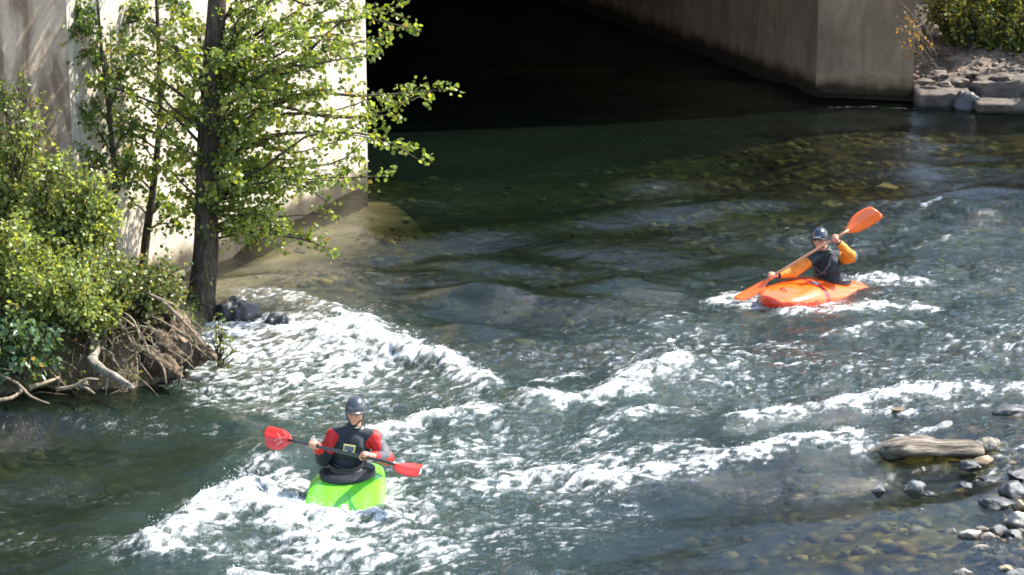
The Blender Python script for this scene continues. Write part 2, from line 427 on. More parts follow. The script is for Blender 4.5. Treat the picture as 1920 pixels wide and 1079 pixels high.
# foam trains: points of the photo, half width (m), density, lift (m)
FO = [([(470, 552), (540, 558), (600, 572), (660, 600), (690, 640)], .16, .65, .06),
      ([(425, 612), (500, 610), (580, 622), (650, 640), (700, 655)], .42, 1.0, .05),
      ([(400, 650), (480, 660), (560, 665), (640, 668)], .38, .85, .03),
      ([(350, 700), (440, 705), (540, 712), (640, 705)], .30, .68, .02), ([(420, 735), (560, 745), (680, 750)], .35, .42, .0), ([(150, 800), (300, 810)], .25, .25, .0), ([(100, 900), (260, 920)], .3, .22, .0), ([(0, 1000), (200, 1030)], .3, .25, .0),
      ([(400, 760), (520, 775), (600, 790)], .20, .40, .02),
      ([(740, 668), (800, 676), (860, 690), (905, 718)], .17, .85, .15),
      ([(700, 700), (780, 712), (860, 735)], .25, .36, .02),
      ([(690, 815), (760, 800), (830, 782), (900, 768)], .14, .92, .10),
      ([(740, 840), (830, 850), (900, 850)], .30, .55, .02),
      ([(300, 1030), (350, 1000), (410, 962), (460, 930), (520, 925)], .20, 1.0, .20),
      ([(420, 960), (480, 965), (560, 985), (650, 1030)], .24, 1.0, .12),
      ([(490, 875), (540, 890), (570, 915)], .16, .75, .05),
      ([(400, 1040), (520, 1040), (620, 1050)], .22, .5, .03),
      ([(440, 1075), (540, 1078)], .10, .9, .1),
      ([(565, 950), (640, 956), (712, 948)], .15, .95, .10), ([(575, 972), (640, 982), (705, 972)], .17, .95, .10), ([(735, 900), (730, 940)], .08, .7, .03), ([(560, 900), (568, 940)], .06, .5, .02),
      ([(720, 900), (770, 950), (740, 1000), (800, 1030)], .30, .45, .03),
      ([(900, 915), (960, 895), (1040, 885), (1120, 892)], .20, .68, .06),
      ([(1000, 752), (1060, 756), (1120, 748), (1190, 735)], .13, .85, .08),
      ([(1010, 715), (1040, 706), (1080, 700)], .08, .7, .05),
      ([(1150, 735), (1200, 708), (1240, 700), (1275, 690)], .13, .85, .10),
      ([(1090, 838), (1150, 800), (1210, 775), (1300, 768)], .11, .62, .06),
      ([(1110, 900), (1230, 888), (1340, 868), (1440, 848), (1530, 828), (1600, 808)], .18, .88, .06),
      ([(1130, 870), (1200, 850), (1300, 840)], .18, .5, .02),
      ([(1400, 790), (1500, 770), (1640, 748), (1740, 734), (1850, 730), (1960, 728)], .17, .85, .07),
      ([(1560, 830), (1620, 845), (1680, 835), (1740, 815)], .15, .65, .02),
      ([(1640, 770), (1720, 775), (1800, 765), (1900, 770)], .12, .5, .02),
      ([(1585, 525), (1650, 520), (1710, 530)], .20, .85, .10),
      ([(1640, 572), (1700, 570), (1745, 572)], .12, .70, .04),
      ([(1430, 574), (1500, 580), (1580, 574)], .22, .35, .10), ([(1375, 556), (1410, 560)], .12, .8, .06), ([(1340, 566), (1385, 566), (1430, 580), (1490, 588), (1560, 586), (1640, 572)], .13, .9, .05),
      ([(1560, 625), (1640, 612), (1720, 605)], .12, .4, .02),
      ([(1440, 635), (1500, 642)], .12, .45, .02),
      ([(1732, 398), (1748, 386), (1760, 378)], .05, .9, .03),
      ([(1260, 620), (1400, 680), (1600, 690), (1900, 640)], .8, .33, .0),
      ([(1000, 670), (1200, 690), (1350, 720)], .5, .25, .0),
      ([(950, 800), (1100, 960), (800, 1060)], .7, .33, .0),
      ([(1530, 203), (1600, 200), (1700, 203), (1780, 205)], .07, .4, .0),
      ([(1780, 460), (1900, 450)], .5, .15, .0),
      ([(540, 598), (470, 600)], .1, .8, .0),
      ([(1850, 880), (1900, 850)], .2, .4, .0)]
dens = np.zeros((ny, nx)); lift = np.zeros((ny, nx))
for pts, hw, de, li in FO:
    d = poly_dist([g2(*p) for p in pts])
    k = np.exp(-(d / hw) ** 2 * 0.9)
    dens = 1 - (1 - dens) * (1 - de * np.exp(-(d / (hw * 1.25)) ** 2.0 * 0.8))
    lift += li * k
FL = math.radians(18)                    # crests lie this way in the rapids
warpx = fnoise(.5, 3, 0, 1, 1.6, 91) * 0.25; 
big = fnoise(0.9, 3.2, FL, 1.7, 1.3, 1)
mid = fnoise(0.30, 0.95, FL, 1.6, 1.3, 2)
mid2 = fnoise(0.26, 0.8, -0.5, 1.5, 1.3, 22)
sml = fnoise(0.07, 0.28, FL, 1.5, 1.2, 3)
sml2 = fnoise(0.065, 0.22, -0.3, 1.4, 1.2, 4)
sharp = lambda h: 1.2 - 2.0 * np.abs(h) ** 0.8 * 0.9
slick = ss(-.2, 1.1, fnoise(.7, 3.2, math.radians(10), 2.2, 1.0, 77))
calm = 1 - ss(.35, .8, T)
rough = 1 - calm * .85 * (1 - slick) - (1 - calm) * .45 * (1 - slick)
Hh = big * (0.008 + 0.040 * T) + (0.55 * sharp(mid) + 0.6 * mid2) * (0.002 + 0.027 * T ** 1.3) * (.4 + .6 * rough) + (0.5 * sharp(sml) + 0.6 * sml2) * (0.0008 + 0.0092 * T) * rough
Hh += np.minimum(lift, .16) * .6 * (1 + 0.35 * mid + 0.12 * sml)
# water piling smoothly over a sunken boulder, and long lazy folds of the slower water above the rapid
hump = g2(1815, 405); Hh += 0.20 * np.exp(-((GX - hump[0]) / .42) ** 2 - ((GY - hump[1]) / .55) ** 2)
folds = fnoise(1.1, 3.6, math.radians(14), 2.2, 1.2, 33)
for (u, v, A, sx, sy) in ((880, 488, .13, .65, .34), (905, 556, .13, .60, .28), (868, 628, .11, .38, .26), (1080, 578, .14, .95, .34), (1190, 545, .06, .5, .25), (985, 505, .05, .5, .3), (1290, 440, .06, .6, .3), (1240, 612, .06, .6, .25)):
    x_, y_ = g2(u, v); dx_ = (GX - x_); dy_ = (GY - y_) + .18 * dx_
    Hh += A * np.exp(-(dx_ / sx) ** 2 - (dy_ / sy) ** 2)
rip = fnoise(.045, .2, math.radians(8), 3.0, .9, 44)
Hh += rip * (.0004 + .0026 * ss(.1, .3, T) * rough)
Hh += folds * 0.062 * np.exp(-((T - .3) / .16) ** 2)
# foam texture: lacy, stretched along the current
fa = fnoise(.05, .5, math.radians(35), 1.8, .9, 5)
fb = fnoise(.09, .8, math.radians(10), 1.6, 1.0, 6)
lace = (1 - np.abs(fb) * 1.4) * 0.5 + fa * 0.35 + 0.25 * sharp(sml) 
fc = fnoise(.045, .25, math.radians(40), 2.2, .6, 8)
lace = lace - lace.mean(); lace /= lace.std()
foam = dens * 1.2 - 0.40 + (lace * 0.27 + fc * .17) * ss(0.03, 0.35, dens)
cz = mid * .5 + sml * .65 + big * .35 + fc * .35; cz /= cz.std()
glint_speck = fc * .75 + sml2 * .35 + mid2 * .3 + big * .2; glint_speck /= glint_speck.std()  # sparse foam flecks, also put in to stand for sun glints
crest_and_glint = np.maximum(ss(1.15, 2.6, cz) * .8, ss(2.0, 3.0, glint_speck) * 1.0) * ss(.25, .75, T)
foam = np.maximum(foam, crest_and_glint * .55 - 0.10 + dens * 0.3)
Hh += np.clip(foam, 0, 1) * 0.008
foam -= .32 * (1 - ss(.02, .22, dens + crest_and_glint * .5))
foam = np.clip(foam, -1.0, 1.2)
# the hulls press the chop flat where they ride
for (u, v, sx, sy, lv) in ((650, 920, .55, .85, -.05), (1545, 568, .85, .6, .015)):
    x_, y_ = g2(u, v); m_ = np.exp(-(((GX - x_) / sx) ** 2 + ((GY - y_) / sy) ** 2) ** 1.5)
    Hh = Hh * (1 - .9 * m_) + lv * m_
x_, y_ = g2(640, 985); Hh += .10 * np.exp(-((GX - x_) / .48) ** 2 - ((GY - y_) / .26) ** 2) * (1 + .3 * mid)
# depth of the bed under the water
DS = [(800, 230, .8), (1100, 250, .75), (1350, 250, .6), (1600, 260, .36), (1900, 260, .28), (1600, 330, .30), (1350, 350, .38), (1900, 350, .28), (1000, 380, .75), (750, 310, .9), (900, 300, .95), (1100, 320, .95), (1250, 310, .8), (700, 420, .35), (560, 470, .2), (400, 520, .2), (850, 500, .6),
      (1200, 470, .55), (1500, 450, .45), (1000, 640, .5), (1050, 800, .9), (800, 900, 1.0), (500, 800, .95), (200, 850, .75), (50, 780, .4), (50, 1000, .7), (300, 1000, .9), (700, 1050, .95), (1100, 1000, .8), (1300, 900, .6), (1350, 1050, .42),
      (1500, 950, .3), (1500, 1060, .22), (1700, 900, .22), (1700, 1050, .12), (1850, 900, .12), (1880, 1030, .0), (1900, 800, .2), (1600, 600, .55), (1900, 600, .45), (1500, 700, .6), (1750, 700, .45), (1300, 600, .6), (1300, 750, .75), (1600, 800, .5)]
cw = np.zeros((ny, nx)); tot = np.zeros((ny, nx))
for u, v, c in DS:
    x, y = g2(u, v); w = 1 / (((GX - x) ** 2 + (GY - y) ** 2 * 0.5) ** 1.5 + 0.05)
    cw += w * c; tot += w
DEPTH = cw / tot
SAND = 1 - ss(.3, .95, poly_dist([g2(690, 352), g2(500, 437), g2(300, 530)]))
DEPTH = DEPTH * (1 - SAND) + .26 * SAND
def samp(F, x, y):
    i = int(min(max((x - X0) / DX, 0), nx - 1)); j = int(min(max((y - Y0) / DY, 0), ny - 1)); return float(F[j, i])

def grid_mesh(name, xs, ys, Z, attrs=None, mat=None, disp=None):
    n_x, n_y = len(xs), len(ys)
    XX, YY = np.meshgrid(xs, ys)
    if disp is not None: XX = XX + disp[0]; YY = YY + disp[1]
    co = np.empty((n_x * n_y, 3), dtype=np.float32)
    co[:, 0] = XX.ravel(); co[:, 1] = YY.ravel(); co[:, 2] = Z.ravel()
    idx = np.arange(n_x * n_y, dtype=np.int32).reshape(n_y, n_x)
    q = np.stack([idx[:-1, :-1], idx[:-1, 1:], idx[1:, 1:], idx[1:, :-1]], -1).reshape(-1, 4)
    me = bpy.data.meshes.new(name)
    me.vertices.add(len(co)); me.vertices.foreach_set("co", co.ravel())
    me.loops.add(q.size); me.loops.foreach_set("vertex_index", q.ravel())
    me.polygons.add(len(q)); me.polygons.foreach_set("loop_start", np.arange(0, q.size, 4, dtype=np.int32))
    for k, a in (attrs or {}).items():
        at = me.attributes.new(k, 'FLOAT', 'POINT'); at.data.foreach_set("value", a.ravel().astype(np.float32))
    me.update(calc_edges=True)
    return link(name, me, mat)
gyy, gxx = np.gradient(blur(Hh, 0.02), DY, DX)
ch_k = 0.05 * T
# fade the fine sheet to flat at its rim, where the coarse outer sheets take over
rim = np.minimum(np.minimum(GX - X0, X1 - GX), np.minimum(GY - Y0, Y1 - GY)); rf = ss(0, .5, rim)
o = grid_mesh("river_water", gx, gy, Hh * rf, {"foam": foam * rf - (1 - rf) * .9, "depth": DEPTH, "milk": np.clip(DEPTH * (.13 + .87 * ss(.15, 1.0, T)) + .25 * np.clip(blur(dens, .15), 0, 1), 0, 1), "chop": (0.16 + 0.80 * T) * (.25 + .75 * rough)}, M['water'], (-gxx * ch_k * rf, -gyy * ch_k * rf))
tag(o, "rushing green grey river water with white foam in the rapids", None, None, 'structure')
# the river beyond the detailed stretch
mb = MB()
for a, b, c, d in ((-40, X0, -10, 80), (X1, 40, -10, 80), (X0, X1, -10, Y0), (X0, X1, Y1, 80)):
    mb.v += [Vector((a, c, 0)), Vector((b, c, 0)), Vector((b, d, 0)), Vector((a, d, 0))]
    k = len(mb.v) - 4; mb.f.append([k, k + 1, k + 2, k + 3]); mb.m.append(0)
o = mb.build("river_water_beyond", M['water'])
for nm, val in (("foam", -0.9), ("depth", 0.8), ("milk", 0.2), ("chop", 0.3)):
    at = o.data.attributes.new(nm, 'FLOAT', 'POINT'); at.data.foreach_set("value", np.full(len(o.data.vertices), val, dtype=np.float32))
tag(o, "calmer river water away from the rapid", None, None, 'structure')

# river bed (heightfield) and the ground all round
bx = np.arange(X0 - 3, X1 + 3.01, 0.12); by = np.arange(Y0 - 2, Y1 + 3, 0.14)
BX, BY = np.meshgrid(bx, by)
ii = np.clip(((BX - X0) / DX).astype(int), 0, nx - 1); jj = np.clip(((BY - Y0) / DY).astype(int), 0, ny - 1)
BZ = -DEPTH[jj, ii] * 0.9 - 0.04 + rng.standard_normal(BX.shape) * 0.012
grid = grid_mesh("riverbed", bx, by, BZ, {"sand": SAND[jj, ii]}, M['bed'])
tag(grid, "gravelly olive brown riverbed under the water", None, None, 'structure')
mb = MB(); mb.prism([(-600, -300), (600, -300), (600, 900), (-600, 900)], -1.6, -1.35)
tag(mb.build("ground", M['soil'], smooth=False), "bare earth ground", None, None, 'structure')

# ------------------------------------------------------------------ rocks
def rock_mesh(name, seed, sub=3, flat=0.6, rough=0.30, facet=0.75):
    bm = bmesh.new(); bmesh.ops.create_icosphere(bm, subdivisions=sub, radius=1)
    r = random.Random(seed); off = Vector((r.random() * 50, r.random() * 50, r.random() * 50))
    planes = [(Vector((r.uniform(-1, 1), r.uniform(-1, 1), r.uniform(-.6, 1))).normalized(), r.uniform(.62, .92)) for _ in range(9)]
    for v in bm.verts:
        p = v.co.copy()
        for n, d in planes:
            e = p.dot(n) - d
            if e > 0: p -= n * e * facet
        p *= 1 + rough * mnoise.noise(p * 1.3 + off) + rough * 0.42 * mnoise.noise(p * 3.4 + off)
        v.co = Vector((p.x, p.y, p.z * flat))
    me = bpy.data.meshes.new(name); bm.to_mesh(me); bm.free()
    return me
def rock(name, u, v, wpx, kind, label, cat="rock", flat=0.6, seed=None, aspect=1.0, z=None, sink=0.35, group=None, Y=None, sub=4, rot=None, facet=.8):
    """u,v: middle of the foot of the stone at the waterline; wpx its width in the photo"""
    p = G(u, v) if Y is None else P(u, v, Y)
    if z is not None: p.z = z
    s = wpx * (p.y / math.cos(PITCH)) / FPX / 2
    seed = seed if seed is not None else random.randrange(9999)
    me = rock_mesh(name, seed, sub, flat, facet=facet)
    o = link(name, me, ROCKC[kind] if kind in ROCKC else M[kind])
    o.location = (p.x, p.y + s * 0.6, p.z + s * flat * (1 - 2 * sink) * aspect * .8)
    o.scale = (s, s * random.uniform(.75, 1.0), s * aspect)
    o.rotation_euler = (random.uniform(-.15, .15), random.uniform(-.15, .15), random.uniform(-.5, .5) if rot is None else rot)
    return tag(o, label, cat, group)

RK = [
 (1677, 858, 54, 'green', "greenish rounded stone leaning on the left end of the driftwood log", .6, 1.0),
 (1846, 872, 44, 'tan', "smooth tan stone in front of the broken right end of the log", .5, .9),
 (1820, 881, 44, 'dark', "dark pointed stone just below the driftwood log", .6, .8),
 (1822, 818, 46, 'brown', "reddish brown stone right behind the driftwood log", .5, .9),
 (1902, 812, 44, 'dark', "black flat stone upstream of the log near the right edge", .45, .9),
 (1922, 834, 34, 'rust', "rust orange stone near the right edge beyond the log", .6, 1.0),
 (1900, 872, 34, 'tan', "flat tan stone at the right, awash beside the log end", .35, .7),
 (1648, 928, 30, 'dark', "small dark round stone alone in the shallows left of the others", .7, 1.0),
 (1716, 926, 44, 'grey', "grey peaked stone in mid shallows with a wet side", .75, 1.1),
 (1742, 930, 28, 'dark', "low dark stone touching the grey peaked stone", .45, .8),
 (1856, 904, 46, 'dark', "thin dark stone barely breaking the shallows", .3, .7),
 (1914, 902, 56, 'dark', "large black stone at the right edge above the others", .5, 1.0),
 (1812, 914, 38, 'dark', "flat dark stone awash left of the thin one", .35, .8),
 (1904, 936, 62, 'dark', "biggest rounded black stone of the right shore", .7, 1.0),
 (1874, 954, 74, 'dark', "long flat black slab stone on the right shore", .35, .9),
 (1914, 956, 26, 'tan', "small tan round stone squeezed beside the black slab", .9, 1.1),
 (1726, 960, 18, 'dark', "tiny dark stone tip in open shallows", .6, .9),
 (1774, 1000, 34, 'dark', "low dark stone with a pale pebble on its end", .4, .8),
 (1788, 999, 14, 'pale', "pale pebble at the end of the low dark stone", .8, 1.1),
 (1912, 990, 52, 'pale', "big white stone on the right shore", .7, 1.1),
 (1822, 1012, 46, 'pale', "pale stone at the left tip of the gravel spit", .6, 1.0),
 (1853, 1014, 34, 'pale', "second pale stone from the tip of the gravel spit", .55, 1.0),
 (1842, 998, 26, 'pale', "small whitish stone behind the tip of the gravel spit", .6, 1.0),
 (1872, 1004, 34, 'grey', "grey stone between pale stones on the gravel spit", .65, 1.1),
 (1902, 1012, 44, 'dark', "dark wet stone below the big white stone", .55, 1.0),
 (1840, 1034, 38, 'pale', "cream stone half under water below the gravel spit", .45, .9),
 (1878, 1040, 36, 'dark', "dark stone with a dry light top below the spit", .5, .9),
 (1884, 1056, 42, 'grey', "pale grey flat stone low on the right shore", .5, .9),
 (1908, 1062, 40, 'brown', "brown stone stacked low at the right edge", .6, 1.0),
 (1892, 1078, 46, 'tan', "tan stone in the lower right corner", .5, 1.0),
 (1806, 1084, 36, 'pale', "pale stone cut by the bottom of the picture", .6, 1.1),
 (1920, 1040, 30, 'pale', "small pale stone in the lower right shore pile", .6, 1.0),
 (1910, 1090, 50, 'grey', "grey stone at the very bottom of the right shore", .6, 1.0),
 (1770, 812, 62, 'grey', "grey brown rock awash in foam behind the log", .45, .9),
 (1895, 782, 74, 'dark', "dark boulder under splashing foam near the right edge", .45, .9),
 (1690, 772, 40, 'tan', "yellowish stone just covered by foam upstream of the log", .3, .5),
 (444, 602, 88, 'dark', "black wet boulder beside the foot of the poplar", .75, 1.15),
 (518, 606, 50, 'dark', "smaller wet boulder in the white foam by the poplar", .6, 1.0),
 (300, 530, 64, 'brown', "brown rough rock at the foot of the left wall", .75, 1.1),
 (335, 522, 30, 'grey', "small grey rock at the foot of the left wall", .7, 1.0),
 (1812, 208, 60, 'dark', "dark block of rock standing at the waterline of the far bank", .9, 1.2),
 (1845, 203, 34, 'rubble', "rough rock wedged beside the dark block on the far bank", .9, 1.3),
]
for i, (u, v, w, k, lab, fl, asp) in enumerate(RK):
    rock("boulder" if w > 60 else "river_stone", u, v, w, k, lab, "rock" if w > 34 else "stone", fl, 100 + i, asp)
# pebbles of the spit: small, beyond counting
def stone_mass(name, pts, mats, label, kind='stuff'):
    protos = []
    for s in range(6):
        me = rock_mesh("tmp", 500 + s, 2 if kind == 'fine' else 1, .55)
        v = np.array([q.co[:] for q in me.vertices]); f = np.array([p.vertices[:] for p in me.polygons]); protos.append((v, f)); bpy.data.meshes.remove(me)
    V, F, MI = [], [], []; b = 0
    for (x, y, z, s, mi) in pts:
        v, f = protos[random.randrange(6)]
        a = random.uniform(0, 6.28); c, sn = math.cos(a), math.sin(a)
        w = v * np.array([s, s * random.uniform(.6, 1), s * random.uniform(.7, 1.1)])
        w = np.stack([w[:, 0] * c - w[:, 1] * sn + x, w[:, 0] * sn + w[:, 1] * c + y, w[:, 2] + z], 1)
        V.append(w); F.append(f + b); MI += [mi] * len(f); b += len(v)
    V = np.concatenate(V); F = np.concatenate(F)
    me = bpy.data.meshes.new(name); me.from_pydata(V.tolist(), [], F.tolist())
    o = link(name, me, mats); me.polygons.foreach_set("material_index", np.array(MI, dtype=np.int32))
    return tag(o, label, None, None, 'stuff')
pts = []
for _ in range(260):
    u = 1815 + 230 * random.random() ** .8; v = random.uniform(985, 1110)
    if u < 1825 + (abs(v - 1010) * .55 if v > 1010 else (1010 - v) * 3): continue
    p = G(u, v); pts.append((p.x, p.y, random.uniform(-.02, .02), random.uniform(.02, .055), random.choice([0, 0, 1, 2, 3, 3])))
stone_mass("gravel", pts, [ROCKC['pale'], ROCKC['grey'], ROCKC['tan'], ROCKC['dark']], "pale and dark gravel of the right shore")
pts = []
while len(pts) < 2600:
    x, y = random.uniform(-6.5, 7.4), random.uniform(20.6, 44.5)
    d = samp(DEPTH, x, y)
    if random.random() > (1.15 - d * 1.1) * (1 - samp(SAND, x, y)): continue
    pts.append((x, y, -d * .9 - .03, random.uniform(.04, .14), random.choice([0, 0, 0, 0, 0, 1, 1, 1, 2, 3, 4, 4])))
M['bs0'] = simple("bed_stone_olive", (0.14, 0.12, 0.06), 0.9, nscale=12)
M['bs1'] = simple("bed_stone_brown", (0.13, 0.09, 0.05), 0.9, nscale=12)
M['bs2'] = simple("bed_stone_pale", (0.36, 0.31, 0.2), 0.9, nscale=12)
M['bs3'] = simple("bed_stone_gold", (0.34, 0.24, 0.07), 0.9, nscale=12)
M['bs4'] = simple("bed_stone_grey", (0.16, 0.16, 0.14), 0.9, nscale=12)
stone_mass("bed_cobbles", pts, [M['bs0'], M['bs1'], M['bs2'], M['bs3'], M['bs4']], "olive and golden cobbles on the riverbed")
SUBM = [(982, 628, 44, "yellowish flat stone under the clear water in mid river"), (1665, 340, 40, "pale yellow stone under the calm water near the far bank"),
        (1560, 372, 40, "pale stone below calm water left of the hump of water"), (1205, 612, 46, "pale stone under water left of the orange kayak"), (1840, 680, 50, "light greenish stone under rapids near the right edge")]
for u, v, w, lab in SUBM:
    p = G(u, v)
    o = rock("sunken_stone", u, v, w, 'bs2', lab, "stone", .35, z=-.12)

# ------------------------------------------------------------------ leaves
LEAF = np.array([(0, 0, 0), (-.42, .28, .07), (-.36, .68, .06), (0, 1, -.05), (.36, .68, .06), (.42, .28, .07)])
LF = np.array([(0, 3, 2, 1), (0, 5, 4, 3)])
LEAFN = np.array([(0, 0, 0), (-.16, .3, .03), (-.14, .7, .03), (0, 1, -.08), (.14, .7, .03), (.16, .3, .03)])
def leaves(name, items, mat, parent=None, shape=LEAF, seed=0):
    """items: rows x, y, z, size, heading-x, heading-y, heading-z (the way the leaf hangs)"""
    A = np.array(items, dtype=float); n = len(A); r = np.random.default_rng(seed)
    h = A[:, 4:7] + r.standard_normal((n, 3)) * 0.45; h /= np.linalg.norm(h, axis=1)[:, None]
    up = r.standard_normal((n, 3)) * 0.75 + np.array([0, 0, .8])
    s = np.cross(h, up); s /= np.linalg.norm(s, axis=1)[:, None] + 1e-9
    w = np.cross(s, h)
    S = A[:, 3] * r.uniform(.7, 1.25, n)
    V = A[:, None, :3] + S[:, None, None] * (s[:, None, :] * shape[None, :, 0:1] + h[:, None, :] * shape[None, :, 1:2] + w[:, None, :] * shape[None, :, 2:3])
    k = len(shape)
    F = (LF[None] + (np.arange(n) * k)[:, None, None]).reshape(-1, 4)
    me = bpy.data.meshes.new(name)
    me.vertices.add(n * k); me.vertices.foreach_set("co", V.astype(np.float32).ravel())
    me.loops.add(F.size); me.loops.foreach_set("vertex_index", F.astype(np.int32).ravel())
    me.polygons.add(len(F)); me.polygons.foreach_set("loop_start", np.arange(0, F.size, 4, dtype=np.int32))
    at = me.attributes.new("tint", 'FLOAT', 'POINT'); at.data.foreach_set("value", np.repeat(r.random(n) ** 1.1, k).astype(np.float32))
    me.update(calc_edges=True)
    return link(name, me, mat, parent, smooth=False)

def rv(s=1.0): return Vector((random.gauss(0, s), random.gauss(0, s), random.gauss(0, s)))
def grow(start, end, wood, items, r0=.02, twigs=12, tl=.35, nleaf=10, ls=.065, droop=.15, spread=.55, first=.22):
    """one limb from start to end with side twigs and leaves hanging on them"""
    start, end = Vector(start), Vector(end); ln = (end - start).length
    c = [start, start.lerp(end, .35) + rv(.05 * ln) + Vector((0, 0, .07 * ln)), start.lerp(end, .7) + rv(.05 * ln) + Vector((0, 0, .06 * ln)), end]
    sp = spline(c, 9); wood.tube(sp, [r0 * (1 - .85 * i / 8) + .002 for i in range(9)], 5)
    ax = (end - start).normalized()
    for i in range(twigs):
        t = first + (1 - first) * (i + random.random()) / twigs
        k = min(int(t * 8), 7); p = sp[k].lerp(sp[k + 1], t * 8 - k)
        d = (ax * .8 + rv(spread) + Vector((0, 0, .1))).normalized()
        l = tl * random.uniform(.5, 1.25) * (1.15 - .5 * t)
        q = p + d * l + Vector((0, 0, -droop * l))
        mid = p.lerp(q, .5) + Vector((0, 0, .06 * l)) + rv(.03 * l)
        tp = spline([p, mid, q], 5); wood.tube(tp, [.005, .0045, .004, .003, .002], 3, cap=False)
        for j in range(nleaf):
            s = .15 + .85 * (j + random.random()) / nleaf
            kk = min(int(s * 4), 3); b = tp[kk].lerp(tp[kk + 1], s * 4 - kk)
            hd = (d * .5 + rv(.6) + Vector((0, 0, -.55)))
            off = rv(.035)
            items.append((b.x + off.x, b.y + off.y, b.z + off.z, ls, hd.x, hd.y, hd.z))

# ------------------------------------------------------------------ bridge: walls, pier, deck over the dark culvert
TD = Vector((-.38, .925, 0)).normalized()            # the way the culvert runs
Lc = G(690, 352); Rc = G(1532, 184); Rp = G(1711, 191)
WA = G(150, 600)
wdir = (WA - Lc).normalized()
bridge = empty("bridge", (Rc.x, Rc.y, 0))
tag(bridge, "concrete bridge with a dark opening between bright left wall and grey pier", "bridge")
def slab(name, poly, z0, z1, mat): 
    mb = MB(); mb.prism([(p[0], p[1]) for p in poly], z0, z1); return mb.build(name, mat, bridge, smooth=False)
TOP = 4.9
bl = Lc + TD * 36; br = Rc + TD * 36
def dense_wall(name, a, b, z0, z1, thick, mat, nrm, amp=.03):
    """a wall face with real unevenness: board-cast bulges and hollows, closed by a thick back"""
    a, b = Vector(a), Vector(b); ln = (b - a).length; n = max(2, int(ln / .12)); m = int((z1 - z0) / .12)
    mb = MB(); e = (b - a) / n
    for j in range(m + 1):
        for i in range(n + 1):
            p = a + e * i; p = Vector((p.x, p.y, z0 + (z1 - z0) * j / m))
            d = amp * (mnoise.noise(p * .7) + .5 * mnoise.noise(p * 2.1) + .25 * mnoise.noise(p * 6))
            if i in (0, n): d = 0
            mb.v.append(p + nrm * d)
    for j in range(m):
        for i in range(n):
            k = j * (n + 1) + i; mb.f.append([k, k + 1, k + n + 2, k + n + 1]); mb.m.append(0)
    k0 = len(mb.v)
    for j in (0, m):
        for i in (0, n): 
            p = mb.v[j * (n + 1) + i]; mb.v.append(p - nrm * thick)
    c = [0, n, m * (n + 1), m * (n + 1) + n]
    for q in ([c[1], c[0], k0, k0 + 1], [c[2], c[3], k0 + 3, k0 + 2], [c[0], c[2], k0 + 2, k0], [c[3], c[1], k0 + 1, k0 + 3], [k0 + 1, k0, k0 + 2, k0 + 3]):
        mb.f.append(q); mb.m.append(0)
    return mb.build(name, mat, bridge)
nA = Vector((-wdir.y, wdir.x, 0)); nA = nA if nA.x > 0 else -nA
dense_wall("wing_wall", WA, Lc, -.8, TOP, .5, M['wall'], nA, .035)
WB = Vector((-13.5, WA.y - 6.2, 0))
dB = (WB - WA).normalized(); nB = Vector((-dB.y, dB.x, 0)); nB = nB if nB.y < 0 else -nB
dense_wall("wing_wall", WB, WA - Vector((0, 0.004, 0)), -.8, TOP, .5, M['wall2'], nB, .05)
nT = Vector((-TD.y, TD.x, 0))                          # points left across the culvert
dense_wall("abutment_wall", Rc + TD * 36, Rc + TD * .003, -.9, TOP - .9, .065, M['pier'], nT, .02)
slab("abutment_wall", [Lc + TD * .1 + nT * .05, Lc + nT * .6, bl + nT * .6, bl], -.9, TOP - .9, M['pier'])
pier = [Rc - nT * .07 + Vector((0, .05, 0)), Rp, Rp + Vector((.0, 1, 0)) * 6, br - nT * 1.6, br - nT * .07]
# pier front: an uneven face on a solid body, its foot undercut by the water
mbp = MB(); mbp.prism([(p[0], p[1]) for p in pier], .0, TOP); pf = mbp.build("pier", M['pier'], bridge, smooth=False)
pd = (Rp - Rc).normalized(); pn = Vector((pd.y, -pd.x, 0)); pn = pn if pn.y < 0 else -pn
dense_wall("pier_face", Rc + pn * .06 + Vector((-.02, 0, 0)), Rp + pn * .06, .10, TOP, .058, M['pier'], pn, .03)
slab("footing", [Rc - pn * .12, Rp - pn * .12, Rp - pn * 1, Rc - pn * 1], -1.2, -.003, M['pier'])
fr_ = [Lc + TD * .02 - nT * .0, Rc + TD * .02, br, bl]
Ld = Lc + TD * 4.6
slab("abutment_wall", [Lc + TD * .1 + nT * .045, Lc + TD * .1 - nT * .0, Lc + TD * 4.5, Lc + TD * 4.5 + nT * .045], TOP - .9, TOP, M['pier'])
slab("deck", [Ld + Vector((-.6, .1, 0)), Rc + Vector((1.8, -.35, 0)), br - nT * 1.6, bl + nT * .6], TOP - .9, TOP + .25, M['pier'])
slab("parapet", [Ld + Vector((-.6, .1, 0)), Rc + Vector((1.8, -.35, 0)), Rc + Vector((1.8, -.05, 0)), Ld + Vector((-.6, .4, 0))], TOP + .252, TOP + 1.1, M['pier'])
slab("end_light_blocker", [bl + nT * .6, br - nT * 1.6, br - nT * 1.6 + TD * .5, bl + nT * .6 + TD * .5], -.9, TOP + .2, M['pier'])  # cap added across the culvert so its far end stays dark
# joint lines cast into the pier face (a pale calcite drip at the right corner)

